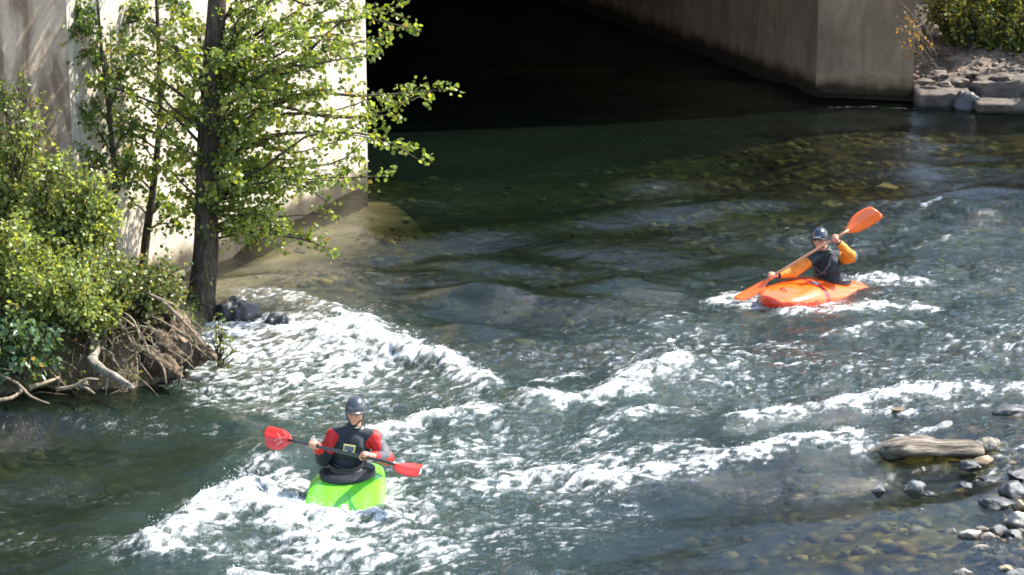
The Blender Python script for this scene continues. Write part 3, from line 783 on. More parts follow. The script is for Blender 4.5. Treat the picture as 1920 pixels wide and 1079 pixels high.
# ------------------------------------------------------------------ far right bank
def bank_height(x, y):                      # right bank above the ledges
    t = y - 43.0
    z = .42 + .34 * max(0, t) ** .8 + .18 * mnoise.noise(Vector((x * 1.1, y * 1.1, 3))) + .09 * mnoise.noise(Vector((x * 4, y * 4, 5)))
    return z
xs = np.arange(Rp.x + .02, Rp.x + 16, .09); ys = np.arange(42.55, 56, .1)
Z = np.array([[bank_height(x, y) + .05 * mnoise.noise(Vector((x * 11, y * 11, 1))) for x in xs] for y in ys]); Z[0, :] = -.6; Z[1, :] = np.minimum(Z[1, :], .3)
o = grid_mesh("river_bank", xs, ys, Z, None, M['rubble']); tag(o, "rubbly grey bank beyond the bridge pier", None, None, 'structure')
def ledge(name, x0, x1, y0, y1, z0, z1, label, seed):
    mb = MB(); n = int((x1 - x0) / .07); r = random.Random(seed)
    prof = [(y1, z0), (y0 + .10, z0), (y0 + .06, (z0 + z1) / 2), (y0, z1 - .05), (y0 + .02, z1 - .015), (y0 + .07, z1), (y1, z1 + .01)]
    for i in range(n + 1):
        x = x0 + (x1 - x0) * i / n
        for k, (y, z) in enumerate(prof):
            w = .045 if 0 < k < 6 else 0
            mb.v.append(Vector((x, y + w * mnoise.noise(Vector((x * 3, k * .6, seed))) * 1.5 + w * .7 * mnoise.noise(Vector((x * 9, k, seed))), z + .35 * w * mnoise.noise(Vector((x * 4, k, seed + 9))))))
    m = len(prof)
    for i in range(n):
        for k in range(m - 1):
            a = i * m + k; mb.f.append([a, a + m, a + m + 1, a + 1]); mb.m.append(0)
    mb.f.append(list(range(m))); mb.f.append([n * m + k for k in range(m)][::-1]); mb.m += [0, 0]
    o = mb.build(name, M['ledge'], smooth=True); return tag(o, label, "rock ledge")
ledge("rock_ledge", Rp.x + .01, Rp.x + .86, 41.95, 43.0, -.4, .24, "low rock ledge between the pier and the dark block of rock", 3)
ledge("rock_ledge", Rp.x + .88, Rp.x + 9, 41.55, 42.65, -.4, .16, "long low rock ledge right of the dark block, at the waterline", 7)
ledge("rock_ledge", Rp.x + 1.0, Rp.x + 9, 42.1, 43.2, -.3, .42, "upper rock ledge stepping up behind the long low one", 11)
FR = [(1735, 150, 34, "rough rock against the foot of the pier on the far bank"), (1772, 160, 30, "rough rock on the low ledge left of the dark block"), (1800, 152, 40, "large rough rock just above the dark block at the far waterline"),
      (1838, 158, 34, "rough rock on the ledges just right of the dark block"), (1880, 138, 46, "wide flat rock on the upper ledge near the right edge"), (1760, 128, 38, "rock in the rubble above the low ledge near the pier"),
      (1822, 124, 34, "rock in the middle of the rubble slope of the far bank"), (1905, 112, 40, "rock high in the rubble at the right edge under the bush"), (1728, 104, 30, "small rock beside the pier under the dry shrub"), (1790, 100, 34, "highest rock in the rubble below the leafy bush")]
for i, (u, v, w, lab) in enumerate(FR):
    p = G(u, v, .45 + (160 - v) * .004)
    o = rock("bank_rock", u, v, w * .95, 'rubble', lab, "rock", .42, 900 + i, 1.0, Y=p.y, facet=1.0)
    o.location.z = bank_height(o.location.x, o.location.y) - .02 if o.location.y > 42.8 else .45
pts = []
for _ in range(1100):
    x, y = random.uniform(Rp.x + .03, Rp.x + 9), random.uniform(42.7, 45.6)
    pts.append((x, y, bank_height(x, y) + random.uniform(-.02, .03), random.uniform(.02, .10) ** 1.0, random.choice([0, 0, 1])))
stone_mass("rubble", pts, [M['rubble'], ROCKC['brown']], "loose rubble and stones on the far right bank")

def bush(name, base, rx, ry, rz, n, mat, label, cat, ls=.05, shape=LEAF, group=None, seed=0, twigs=8, nleaf=9, dead=0):
    random.seed(seed); root = empty(name, base); tag(root, label, cat, group)
    wood, items = MB(), []
    for i in range(n):
        a = random.uniform(0, 6.283); q = random.random() ** .5; h = random.uniform(.25, 1.0)
        e = Vector((base[0] + math.cos(a) * rx * q * (1.05 - .3 * h), base[1] + math.sin(a) * ry * q * (1.05 - .3 * h), base[2] + rz * h))
        s = Vector((base[0] + math.cos(a) * rx * .35 * q, base[1] + math.sin(a) * ry * .35 * q, base[2] - .1))
        grow(s, e, wood, items, .012, twigs, .32, nleaf, ls, .15, .75, .15)
    wood.build("stem", M['twig'], root); leaves("foliage", items, mat, root, shape, seed)
    return root
bush("bush", (7.75, 43.9, .62), 1.25, .9, 1.9, 95, M['leaf_right'], "dense leafy bush on the far bank right beside the bridge pier", "bush", .06, seed=31)
bush("bush", (9.6, 44.0, .7), 1.4, .9, 2.3, 80, M['leaf_right'], "dark green bush on the far bank at the right edge", "bush", .06, seed=32)
bush("bush", (8.7, 43.6, .5), 1.1, .5, 1.1, 55, M['leaf_right'], "low bush in front of the others above the rubble of the far bank", "bush", .055, seed=34)
bush("bush", (8.6, 46.2, 1.2), 2.2, .9, 2.6, 80, M['leaf_right'], "taller bush behind the others on the far bank", "bush", .065, seed=33)
def shade_tree(base, h, r, label, seed, low=7, nb=46):
    random.seed(seed); root = empty("bank_tree", base); tag(root, label, "tree")
    b = Vector(base); mb = MB(); sp = spline([b - Vector((0, 0, .4)), b + Vector((.1, 0, h * .4)), b + Vector((-.1, .1, h * .9))], 20)
    mb.tube(sp, [.2 * (1 - .8 * i / 20) for i in range(20)], 10, rough=.2); mb.build("trunk", M['bark'], root)
    wood, items = MB(), []
    for k in range(nb):
        s_ = sp[random.randrange(low, 19)]; a = random.uniform(0, 6.28); l = r * random.uniform(.5, 1.05)
        grow(s_, s_ + Vector((math.cos(a) * l, math.sin(a) * l, random.uniform(-.2, 1.1))), wood, items, .03, 12, .6, 10, .11)
    wood.build("branches", M['bark'], root); leaves("crown", items, M['leaf_right'], root, seed=seed)
shade_tree((10.2, 40.6, .2), 8.5, 2.6, "tall tree on the far bank beyond the right edge, nearest the river", 61)
shade_tree((12.6, 48.0, 1.6), 9.0, 2.8, "tall tree on the far bank behind the bushes", 62)
shade_tree((13.0, 38.0, .4), 9.0, 3.0, "tall tree standing downstream on the right bank", 63)
shade_tree((9.3, 46.6, 1.1), 13.0, 2.6, "unseen tall tree behind the bridge pier, added to shade the water", 64, 11, 70)  # out of view; crown raised so its shade lands on the water
# bare reddish stems leaning from the bush in front of the pier
random.seed(4)
root = empty("bare_shrub", (Rp.x, 42.5, .5)); tag(root, "thin dry shrub with bare stems leaning in front of the pier's right corner", "shrub")
mb = MB(); it = []
for k in range(11):
    a = Vector((Rp.x + random.uniform(.1, .4), 42.5, random.uniform(.5, .9)))
    e = P(random.uniform(1668, 1720), random.uniform(0, 95), 42.1)
    mb.tube(spline([a, a.lerp(e, .5) + Vector((0, -.1, .12)), e], 7), [.009, .008, .007, .006, .005, .004, .002], 4)
    for j in range(7):
        b = a.lerp(e, random.uniform(.3, 1)) + rv(.05); it.append((b.x, b.y, b.z, .05, random.gauss(0, 1), -.5, random.gauss(0, 1)))
mb.build("stem", M['root'], root); leaves("foliage", it, mat_leaf("dry_leaf", (0.2, 0.09, 0.03), (0.4, 0.26, 0.1)), root, seed=2)

# ------------------------------------------------------------------ left bank
edge_px = [(-260, 830), (-120, 790), (0, 756), (90, 742), (180, 738), (250, 730), (300, 712), (345, 690), (372, 660), (395, 625), (402, 600), (350, 575), (300, 548), (250, 545), (150, 560)]
edge = [g2(*p) for p in edge_px]
poly = edge + [(-14, edge[-1][1]), (-14, edge[0][1] - 1)]
def inside(x, y):
    c = False; n = len(poly); j = n - 1
    for i in range(n):
        xi, yi = poly[i]; xj, yj = poly[j]
        if (yi > y) != (yj > y) and x < (xj - xi) * (y - yi) / (yj - yi) + xi: c = not c
        j = i
    return c
def edist(x, y):
    d = 1e9
    for i in range(len(edge) - 1):
        ax, ay = edge[i]; ex, ey = edge[i + 1][0] - ax, edge[i + 1][1] - ay
        t = max(0, min(1, ((x - ax) * ex + (y - ay) * ey) / (ex * ex + ey * ey)))
        d = min(d, math.hypot(x - ax - t * ex, y - ay - t * ey))
    return d if inside(x, y) else -d
def left_height(x, y):
    s = edist(x, y)
    n = mnoise.noise(Vector((x * 1.7, y * 1.7, 0))) * .12 + mnoise.noise(Vector((x * 5, y * 5, 2))) * .05
    if s < 0: return max(-1.3, -.12 + s * 1.2)
    return -.12 + .55 * (1 - math.exp(-s * 3.2)) + .16 * min(s, 3) + n * min(1, s * 4)
xs = np.arange(-12, -2.4, .085); ys = np.arange(23.0, 33.5, .085)
Z = np.array([[left_height(x, y) for x in xs] for y in ys])
o = grid_mesh("river_bank", xs, ys, Z, None, M['soil']); tag(o, "earthy left bank matted with dry roots", None, None, 'structure')

# root mass: an eroded lump of earth and roots hanging over the water
def lump(name, a, b, ra, rb, mat, parent, seed, amp=.42):
    a, b = Vector(a), Vector(b); ax = (b - a); ln = ax.length; q = ax.to_track_quat('X', 'Z').to_matrix()
    bm = bmesh.new(); bmesh.ops.create_icosphere(bm, subdivisions=6, radius=1)
    for v in bm.verts:
        t = (v.co.x + 1) / 2; r = ra + (rb - ra) * t
        p = Vector((v.co.x * (ln / 2 + .1), v.co.y * r, v.co.z * r))
        d = amp * r * (mnoise.noise(p * 2.2 + Vector((seed, 0, 0))) * 1.6 + mnoise.noise(Vector((p.x * 2, p.y * 9, p.z * 9)) + Vector((0, seed, 0))) * .9 + .5 * mnoise.noise(p * 14) - .9 * abs(mnoise.noise(p * 5.5 + Vector((7, seed, 1)))) + .25 * mnoise.noise(p * 34))
        p += v.co.normalized() * d
        v.co = (a + b) / 2 + q @ p
    me = bpy.data.meshes.new(name); bm.to_mesh(me); bm.free()
    return link(name, me, mat, parent)
rm = empty("root_mass", G(330, 690)); tag(rm, "eroded brown lump of earth and roots jutting over the foam below the poplar", "root mass")
lump("root_ball", P(255, 590, 28.2), P(398, 672, 27.4), .42, .13, M['rootball'], rm, 3.3)
lump("root_ball", P(215, 640, 28.0), P(330, 690, 27.3), .30, .12, M['rootball'], rm, 8.1)
lump("root_ball", P(235, 655, 27.6), P(335, 703, 26.9), .10, .05, M['rootball'], rm, 5.1)
RT = [  # exposed roots: points (u, v, Y), radius
 ([(200, 580, 27.3), (198, 620, 27.2), (196, 665, 27.1)], .022), ([(208, 582, 27.2), (250, 640, 27.0), (300, 680, 26.9), (312, 720, 26.8)], .020),
 ([(212, 584, 27.2), (262, 622, 26.9), (280, 665, 26.8)], .011), ([(215, 578, 27.2), (250, 600, 26.9), (262, 640, 26.8), (250, 655, 26.8)], .009),
 ([(230, 620, 27.0), (265, 612, 26.9), (305, 625, 26.9)], .012), ([(262, 600, 27.2), (290, 618, 26.9), (270, 611, 26.9)], .008),
 ([(205, 590, 27.2), (212, 630, 27.1), (208, 668, 27.0)], .012), ([(255, 540, 27.6), (290, 556, 27.1), (332, 574, 27.2)], .014),
 ([(250, 548, 27.6), (300, 562, 27.2), (350, 610, 27.1), (385, 650, 27.1)], .020), ([(270, 590, 27.3), (300, 600, 27.0), (330, 618, 27.0), (350, 628, 27.1)], .009),
 ([(225, 640, 27.1), (240, 655, 26.9), (262, 668, 26.8), (256, 700, 26.8)], .010), ([(240, 580, 27.4), (235, 610, 27.1), (250, 645, 26.9), (290, 650, 26.9)], .010),
 ([(190, 660, 27.1), (230, 690, 26.9), (262, 700, 26.8)], .014), ([(255, 650, 27.0), (257, 680, 26.8), (258, 700, 26.7)], .009)]
for pts, r in RT:
    mb = MB(); n = 12; mb.tube(spline([P(*p) for p in pts], n), [r * (1.15 - .6 * i / n) for i in range(n)], 6, rough=.4); mb.build("root", M['root'], rm)
mb = MB()
random.seed(12)
for _ in range(90):                      # hair roots
    u, v = random.uniform(20, 380), random.uniform(560, 700)
    if v < 560 + (u > 280) * (u - 280) * .8: continue
    s_ = P(u, v, 27.3 - (v - 560) * .004 + (u - 250) * .001); e_ = P(u + random.uniform(-45, 60), v + random.uniform(15, 60), 27.1 - (v - 560) * .004)
    mb.tube(spline([s_, s_.lerp(e_, .5) + rv(.05), e_], 5), [.007, .006, .005, .004, .002], 3, cap=False)
o = mb.build("hair_roots", M['root'], rm); tag(o, None, None, None, 'stuff')

t = empty("leaning_root", G(200, 715)); tag(t, "thick pale weathered root bending down into the water at the left bank", "root")
mb = MB(); n = 16; mb.tube(spline([P(140, 585, 27.6), P(165, 620, 27.3), P(183, 655, 26.9), P(172, 672, 26.7), P(200, 700, 26.3), P(250, 728, 26.0)], n), [.04, .045, .05, .05, .045, .05, .055, .05, .045, .05, .045, .04, .035, .03, .025, .02], 9, rough=.9); mb.build("stem", M['drift'], t)
mb = MB(); mb.tube(spline([P(185, 690, 26.4), P(215, 705, 26.1), P(245, 722, 25.9)], 8), [.05, .045, .04, .035, .03, .025, .02, .015], 7, rough=.5); mb.build("branch", M['drift'], t)
DW = [("forked pale dead branch lying at the water's edge below the bank", [[(105, 731, 25.9), (140, 724, 25.9), (163, 711, 25.9), (185, 712, 25.9)], [(150, 724, 25.9), (165, 730, 25.8), (177, 738, 25.7)], [(160, 713, 25.9), (165, 722, 25.8)]], .022),
      ("straight pale stick resting against the bank left of the forked branch", [[(55, 728, 25.9), (85, 718, 26.0), (110, 708, 26.2)]], .024),
      ("curved dry branch arching into the water at the left edge", [[(-10, 752, 25.4), (25, 745, 25.5), (40, 725, 25.7), (-5, 700, 26.1)], [(40, 727, 25.6), (60, 745, 25.4), (92, 757, 25.2)]], .020),
      ("thin grey branch crossing the bank foliage at the left edge", [[(-10, 615, 27.0), (25, 625, 26.8), (50, 648, 26.6)], [(-10, 690, 26.2), (20, 694, 26.1), (46, 696, 26.1)]], .016),
      ("short dead branch poking out over the foam by the root mass", [[(415, 690, 27.1), (432, 678, 27.0), (444, 672, 27.0)], [(430, 680, 27.0), (440, 668, 27.0)]], .012)]
for lab, parts, r in DW:
    t = empty("dead_branch", P(*parts[0][0])); tag(t, lab, "branch")
    for i, pts in enumerate(parts):
        mb = MB(); mb.tube(spline([P(*p) for p in pts], 9), [r * (1 - .25 * i) * (1.1 - .6 * k / 9) for k in range(9)], 6, rough=.4); mb.build("stem" if i == 0 else "twig", M['root'], t)

# ------------------------------------------------------------------ trees of the left bank
def trunk_mesh(name, pts, rad, mat, parent, seg=18, flare=None):
    mb = MB(); n = 60; sp = spline(pts, n); b = len(mb.v)
    for i, p in enumerate(sp):
        f = i / (n - 1) * (len(rad) - 1); k = min(int(f), len(rad) - 2); r = rad[k] + (rad[k + 1] - rad[k]) * (f - k)
        for s in range(seg):
            a = 2 * math.pi * s / seg
            rr = r * (1 + .10 * mnoise.noise(Vector((math.cos(a) * 2.5, math.sin(a) * 2.5, p.z * 1.3))) + .05 * mnoise.noise(Vector((math.cos(a) * 6, math.sin(a) * 6, p.z * 2))))
            if flare and i < 9: rr *= 1 + flare * (1 - i / 9) ** 2 * (1 + .6 * math.sin(a * 3 + 1))
            mb.v.append(p + Vector((math.cos(a) * rr, math.sin(a) * rr, 0)))
    for i in range(n - 1):
        for s in range(seg):
            s2 = (s + 1) % seg; mb.f.append([i * seg + s, i * seg + s2, (i + 1) * seg + s2, (i + 1) * seg + s]); mb.m.append(0)
    mb.f.append([(n - 1) * seg + s for s in range(seg)]); mb.m.append(0)
    return mb.build(name, mat, parent), sp
TY = 29.6
pb = G(376, 602); TY = pb.y + .17
poplar = empty("poplar_tree", (pb.x, TY, -.2)); tag(poplar, "slender poplar with thick grey trunk and bright green leaves at the river's edge", "tree")
tpts = [P(374, 615, TY), P(377, 560, TY), P(386, 480, TY), P(388, 380, TY), P(391, 260, TY), P(398, 130, TY), P(408, 0, TY), P(415, -150, TY + .1), P(425, -420, TY + .2)]
_, tsp = trunk_mesh("trunk", tpts, [.19, .165, .15, .135, .125, .115, .105, .09, .04], M['bark'], poplar, flare=.35)
def on_trunk(v):
    best = min(tsp, key=lambda p: abs(proj(p)[1] - v)); return best
def proj(p):
    d = Vector(p) - Vector((0, 0, CAM_Z)); w = d.dot(FW); return (960 + FPX * d.x / w, 539.5 - FPX * d.dot(UP) / w)
random.seed(21)
BR = [ # tip u, v, depth offset, drop of the joint below the tip, twigs
 (790, 60, .2, 130, 15), (838, 168, .0, 110, 14), (760, 10, .5, 150, 14), (720, 100, -.4, 110, 14), (740, 215, .3, 60, 10), (785, 300, .1, 40, 13), (700, 260, -.5, 80, 12), (715, 330, .5, 50, 11),
 (640, 90, .6, 130, 13), (610, 170, -.5, 110, 13), (640, 340, -.2, 40, 12), (600, 250, .7, 90, 12), (560, 60, -.6, 130, 12), (540, 140, .5, 120, 12), (570, 300, .3, 80, 12), (610, 400, .2, 30, 8),
 (500, 220, -.7, 110, 11), (520, 380, -.3, 60, 10), (490, 300, .8, 80, 11), (480, 40, .8, 110, 10), (500, 0, -.3, 120, 10), (650, 0, -.2, 160, 12), (560, -60, .3, 140, 12), (700, -50, .0, 170, 13),
 (632, 480, .0, -60, 6), (575, 445, .3, -10, 6), (480, 410, -.5, 40, 8), (450, 330, -.9, 70, 9), (455, 180, -.9, 80, 9), (450, 90, -.8, 80, 9), (530, 430, -.1, 20, 6),
 (300, 60, .3, 130, 10), (250, 140, -.3, 110, 11), (330, 170, .5, 90, 10), (200, 60, .2, 160, 11), (260, 20, -.5, 140, 11), (320, 250, -.6, 80, 9), (280, 320, .4, 60, 9), (340, 20, .6, 100, 9), (170, 150, .0, 140, 11), (210, 230, .4, 110, 10), (330, 350, .4, 50, 7), (340, 110, -.8, 90, 8)]
wood, items = MB(), []
for (u, v, dy, dr, tw) in BR:
    s_ = on_trunk(max(v + dr, -200)); e_ = P(u, v, TY + dy)
    if (e_ - s_).length < .1: continue
    grow(s_, e_, wood, items, .009 + .007 * (e_ - s_).length, int(tw * 1.35), .34, 16, .056, .22, .65, .06)
    if v < 400 and (u > 430 or random.random() < .35):
        e2 = e_.lerp(s_, random.uniform(.08, .3)) + Vector((random.gauss(0, .12), random.gauss(0, .4), random.gauss(-.05, .16)))
        grow(s_ + Vector((0, 0, random.uniform(-.2, .25))), e2, wood, items, .008 + .005 * (e_ - s_).length, int(tw * 1.05), .34, 16, .056, .22, .65, .06)
for k in range(34):                        # the crown above the picture: it shades the wall and shows in the water
    a = random.uniform(0, 6.28); v = random.uniform(-520, -60); s_ = on_trunk(v); l = random.uniform(.7, 1.7) * (1 + v / 1100)
    grow(s_, s_ + Vector((math.cos(a) * l, math.sin(a) * l, random.uniform(.4, .9))), wood, items, .02, 10, .4, 9, .065)
wood.build("branches", M['bark'], poplar); leaves("crown", items, M['leaf'], poplar, seed=5)

def sapling(name, base, pts, rad, tips, label, seed, mat, nl=16, tw=12, ls=.052):
    random.seed(seed); root = empty(name, base); tag(root, label, "tree")
    mb = MB(); sp = spline(pts, 24); mb.tube(sp, [rad * (1 - .75 * i / 24) for i in range(24)], 8, rough=.2); mb.build("trunk", M['bark'], root)
    wood, items = MB(), []
    for (u, v, dy, f) in tips:
        s_ = sp[int(f * 23)]; grow(s_, P(u, v, s_.y + dy), wood, items, .012, tw, .32, nl, ls, .12, .65, .15)
    wood.build("branches", M['twig'], root); leaves("crown", items, mat, root, seed=seed); return root
b1 = 30.6
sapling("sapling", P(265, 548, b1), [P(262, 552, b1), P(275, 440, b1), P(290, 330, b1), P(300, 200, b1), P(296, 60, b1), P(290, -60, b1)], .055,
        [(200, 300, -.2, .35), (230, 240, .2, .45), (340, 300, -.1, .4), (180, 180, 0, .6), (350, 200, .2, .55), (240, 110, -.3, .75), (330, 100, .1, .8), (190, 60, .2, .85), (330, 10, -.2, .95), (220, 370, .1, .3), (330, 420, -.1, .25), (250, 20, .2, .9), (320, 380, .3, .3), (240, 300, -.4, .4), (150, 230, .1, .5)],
        "young tree with thin dark stem just left of the poplar", 41, M['leaf_sapling'])
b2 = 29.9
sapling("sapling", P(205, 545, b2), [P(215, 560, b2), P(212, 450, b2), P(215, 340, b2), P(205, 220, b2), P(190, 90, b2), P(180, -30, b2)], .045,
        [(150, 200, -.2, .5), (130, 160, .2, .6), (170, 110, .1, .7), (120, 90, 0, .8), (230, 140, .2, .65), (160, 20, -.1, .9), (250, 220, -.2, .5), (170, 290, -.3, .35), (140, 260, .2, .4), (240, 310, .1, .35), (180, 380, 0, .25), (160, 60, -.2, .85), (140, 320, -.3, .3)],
        "young tree second left of the poplar, its stem rising behind the bush", 42, M['leaf_sapling'])

# bushes on the left bank
def pbush(u, v, Y, wpx, hpx, n, lab, seed, mat, ls=.046, tw=9, nl=11, shape=LEAF, name="bush"):
    b = P(u, v, Y); s = Y / math.cos(PITCH) / FPX
    return bush(name, b, wpx * s / 2, wpx * s / 2 * .7, hpx * s, n, mat, lab, "bush", ls, shape, None, seed, tw, nl)
pbush(30, 480, 28.6, 300, 330, 70, "tall light green bush at the left edge of the bank", 51, M['leaf_bush'])
pbush(130, 500, 28.0, 220, 200, 52, "sunlit yellow green bush in front of the wall streaked with leaf shadow", 52, M['leaf_bush'])
pbush(-30, 400, 29.3, 220, 260, 36, "leafy shrub rising behind the tall bush at the left edge", 53, M['leaf_bush'])
pbush(40, 560, 27.3, 260, 150, 46, "low leafy bush spilling down the left bank", 54, M['leaf_bush'], .045)
pbush(120, 610, 26.9, 240, 110, 44, "lowest green bush hanging over the dry roots of the left bank", 58, M['leaf_bush'], .045)
pbush(230, 575, 27.5, 230, 85, 40, "low green shrub on top of the root mass", 55, M['leaf_low'], .042)
pbush(30, 690, 26.3, 170, 90, 22, "broad leaved dark green plant at the water's edge on the left", 56, mat_leaf("broad_leaf", (0.035, 0.075, 0.03), (0.14, 0.21, 0.10), .3), .09, 6, 8, LEAFN * np.array([1.6, 1, 1]))
pbush(412, 672, 27.5, 60, 80, 6, "small drooping plant at the tip of the root mass", 57, M['leaf_low'], .07, 4, 6, LEAFN, "plant")
# ground cover: matted herbs and dry stalks
random.seed(77); it, it2 = [], []; mb = MB()
for _ in range(17000):
    x, y = random.uniform(-7.5, -3.5), random.uniform(25.3, 31)
    s = edist(x, y)
    if s < .0: continue
    z = left_height(x, y)
    if random.random() < .75: it.append((x, y, z + random.uniform(.01, .25) * random.random() ** .5, .05, random.gauss(0, 1), random.gauss(0, 1) - .4, random.uniform(-.3, .8)))
for _ in range(900):
    x, y = random.uniform(-7.5, -3.7), random.uniform(25.2, 31)
    if edist(x, y) < .03: continue
    z = left_height(x, y); p = Vector((x, y, z)); d = rv(.16); d.z = random.uniform(-.05, .2)
    mb.tube([p, p + d * .6 + Vector((0, 0, .05)), p + d * 1.3], [.006, .005, .002], 3, cap=False)
o = leaves("ground_cover", it, M['leaf_low'], seed=8); tag(o, "green and yellow herbs carpeting the left bank", None, None, 'stuff')
o = mb.build("dry_litter", M['root']); tag(o, "tangle of dry stalks on the left bank", None, None, 'stuff')

# ------------------------------------------------------------------ driftwood log
log = empty("driftwood_log", G(1750, 862)); tag(log, "grey weathered driftwood log lying on stones in the shallows at the right", "log")
ya = G(1640, 858).y + .12
lp = [P(1632, 842, ya), P(1668, 834, ya), P(1710, 834, ya), P(1760, 838, ya), P(1810, 838, ya), P(1842, 838, ya)]
mb = MB(); sp = spline(lp, 26); seg = 22; R = [.01, .018, .028, .040, .055, .068, .08, .09, .10, .112, .112, .112, .112, .11, .11, .108, .105, .105, .10, .10, .098, .095, .095, .09, .085, .07]
for i, p in enumerate(sp):
    for s in range(seg):
        a = 2 * math.pi * s / seg
        rr = R[i] * 1.12 * (1 + .42 * mnoise.noise(Vector((math.cos(a) * 1.6, math.sin(a) * 1.6, i * .10))) + .10 * mnoise.noise(Vector((math.cos(a) * 6, math.sin(a) * 6, i * .12))))
        mb.v.append(p + Vector((0, math.cos(a) * rr * 1.5, math.sin(a) * rr * .64 - .02 + .02 * mnoise.noise(Vector((i * .35, 4, 2))))))
for i in range(25):
    for s in range(seg):
        s2 = (s + 1) % seg; mb.f.append([i * seg + s, i * seg + s2, (i + 1) * seg + s2, (i + 1) * seg + s]); mb.m.append(0)
mb.f.append([s for s in range(seg)]); mb.f.append([25 * seg + s for s in range(seg)]); mb.m += [0, 0]
def mat_log():
    m, nt, out = newmat("log_wood"); p = principled(nt, out, .85, .25)
    v = mapping(nt, (1.2, 12, 12)); n = noise_node(nt, 2.2, 9, .65, v, .6)
    c = ramp(nt, n.outputs[0], [(.34, (.03, .025, .02)), (.46, (.10, .08, .06)), (.6, (.22, .185, .145)), (.74, (.38, .33, .26))])
    L(nt, c.outputs[0], p.inputs["Base Color"]); L(nt, bumped(nt, n.outputs[0], 1, .03), p.inputs["Normal"]); return m
M['log'] = mat_log()
mb.build("stem", M['log'], log)
lump("broken_end", P(1838, 836, ya), P(1858, 832, ya), .06, .07, M['drift'], log, 2.2, .4)

# ------------------------------------------------------------------ kayaks, paddlers, paddles
def plastic(name, col, rough=.28, coat=.6, var=.06):
    m = simple(name, col, rough, .5, coat, 5, var, .03, .004); return m
M['green_p'] = plastic("green_plastic", (0.135, 0.60, 0.03), .28, .6, .14)
M['green_d'] = plastic("dark_green_shade_sticker", (0.03, 0.20, 0.02))  # painted shade of the deck facet, and two small stickers
M['orange_p'] = plastic("orange_plastic", (0.80, 0.105, 0.008), .28, .6, .14)
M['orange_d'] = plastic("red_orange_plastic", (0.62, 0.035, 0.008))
M['maroon'] = plastic("maroon_stripe", (0.30, 0.012, 0.012))
M['black'] = simple("black_neoprene", (0.012, 0.013, 0.016), .5, .5, .15, 30, .3, .3, .004)
M['vest'] = simple("dark_vest_cloth", (0.018, 0.024, 0.03), .75, .35, 0, 30, .35, .4, .006)
M['red_c'] = simple("red_cloth", (0.48, 0.011, 0.009), .6, .4, 0, 30, .3, .35, .006)
M['grey_c'] = simple("grey_cloth", (0.07, 0.07, 0.08), .6, .4, 0, 30, .3, .35, .006)
M['amber_c'] = simple("amber_cloth", (0.62, 0.18, 0.008), .6, .4, 0, 30, .3, .35, .006)
M['skin'] = simple("skin", (0.50, 0.235, 0.15), .5, .4, 0, 20, .12, .1, .002)
M['lips'] = simple("lips", (0.35, 0.1, 0.08), .5)
M['eye'] = simple("eye", (0.05, 0.035, 0.03), .15, .6, bump=0)
M['hair'] = simple("hair", (0.02, 0.014, 0.01), .6)
M['helm_g'] = simple("grey_helmet_shell", (0.035, 0.037, 0.042), .22, .6, .6, 6, .1, .02)
M['helm_b'] = simple("dark_helmet_shell", (0.014, 0.018, 0.026), .22, .6, .6, 6, .1, .02)
M['white'] = simple("white_print", (0.75, 0.75, 0.72), .5, bump=0)
M['yellow'] = simple("yellow_print", (0.62, 0.55, 0.2), .5, bump=0)
M['bluegrey'] = simple("blue_grey_print", (0.10, 0.12, 0.2), .5, bump=0)
M['silver'] = simple("silver_print", (0.4, 0.42, 0.45), .4, bump=0)
M['blade_r'] = plastic("red_blade", (0.60, 0.02, 0.006), .35)
M['blade_o'] = plastic("orange_blade", (0.85, 0.13, 0.008), .35)
M['shaft'] = simple("carbon_shaft", (0.015, 0.015, 0.017), .3, .5, .4, 40, .2, .05)
M['shaft_o'] = simple("bare_wood_coloured_shaft", (0.34, 0.17, 0.09), .4, .5, .3, 30, .2, .05)

def prim_cap(bm, p0, r0, p1, r1, seg=14):
    p0, p1 = Vector(p0), Vector(p1); ax = p1 - p0; ln = ax.length
    if ln < 1e-6: ax = Vector((0, 0, 1)); 
    ax = ax.normalized(); a = ax.orthogonal().normalized(); c = ax.cross(a)
    prof = [(p0 - ax * r0 * math.cos(t), r0 * math.sin(t)) for t in [.25, .6, 1.0, 1.35]] + [(p0, r0), (p0.lerp(p1, .5), (r0 + r1) / 2), (p1, r1)] + [(p1 + ax * r1 * math.cos(t), r1 * math.sin(t)) for t in [1.35, 1.0, .6, .25]]
    rings = [[bm.verts.new(q + (a * math.cos(2 * math.pi * k / seg) + c * math.sin(2 * math.pi * k / seg)) * r) for k in range(seg)] for q, r in prof]
    for i in range(len(rings) - 1):
        for k in range(seg): bm.faces.new([rings[i][k], rings[i][(k + 1) % seg], rings[i + 1][(k + 1) % seg], rings[i + 1][k]])
    bm.faces.new(rings[0][::-1]); bm.faces.new(rings[-1])
def prim_ell(bm, c, r, M3=None):
    Mx = Matrix.Translation(Vector(c)) @ ((M3.to_4x4()) if M3 else Matrix.Identity(4)) @ Matrix.Diagonal((r[0], r[1], r[2], 1))
    bmesh.ops.create_uvsphere(bm, u_segments=18, v_segments=12, radius=1, matrix=Mx)
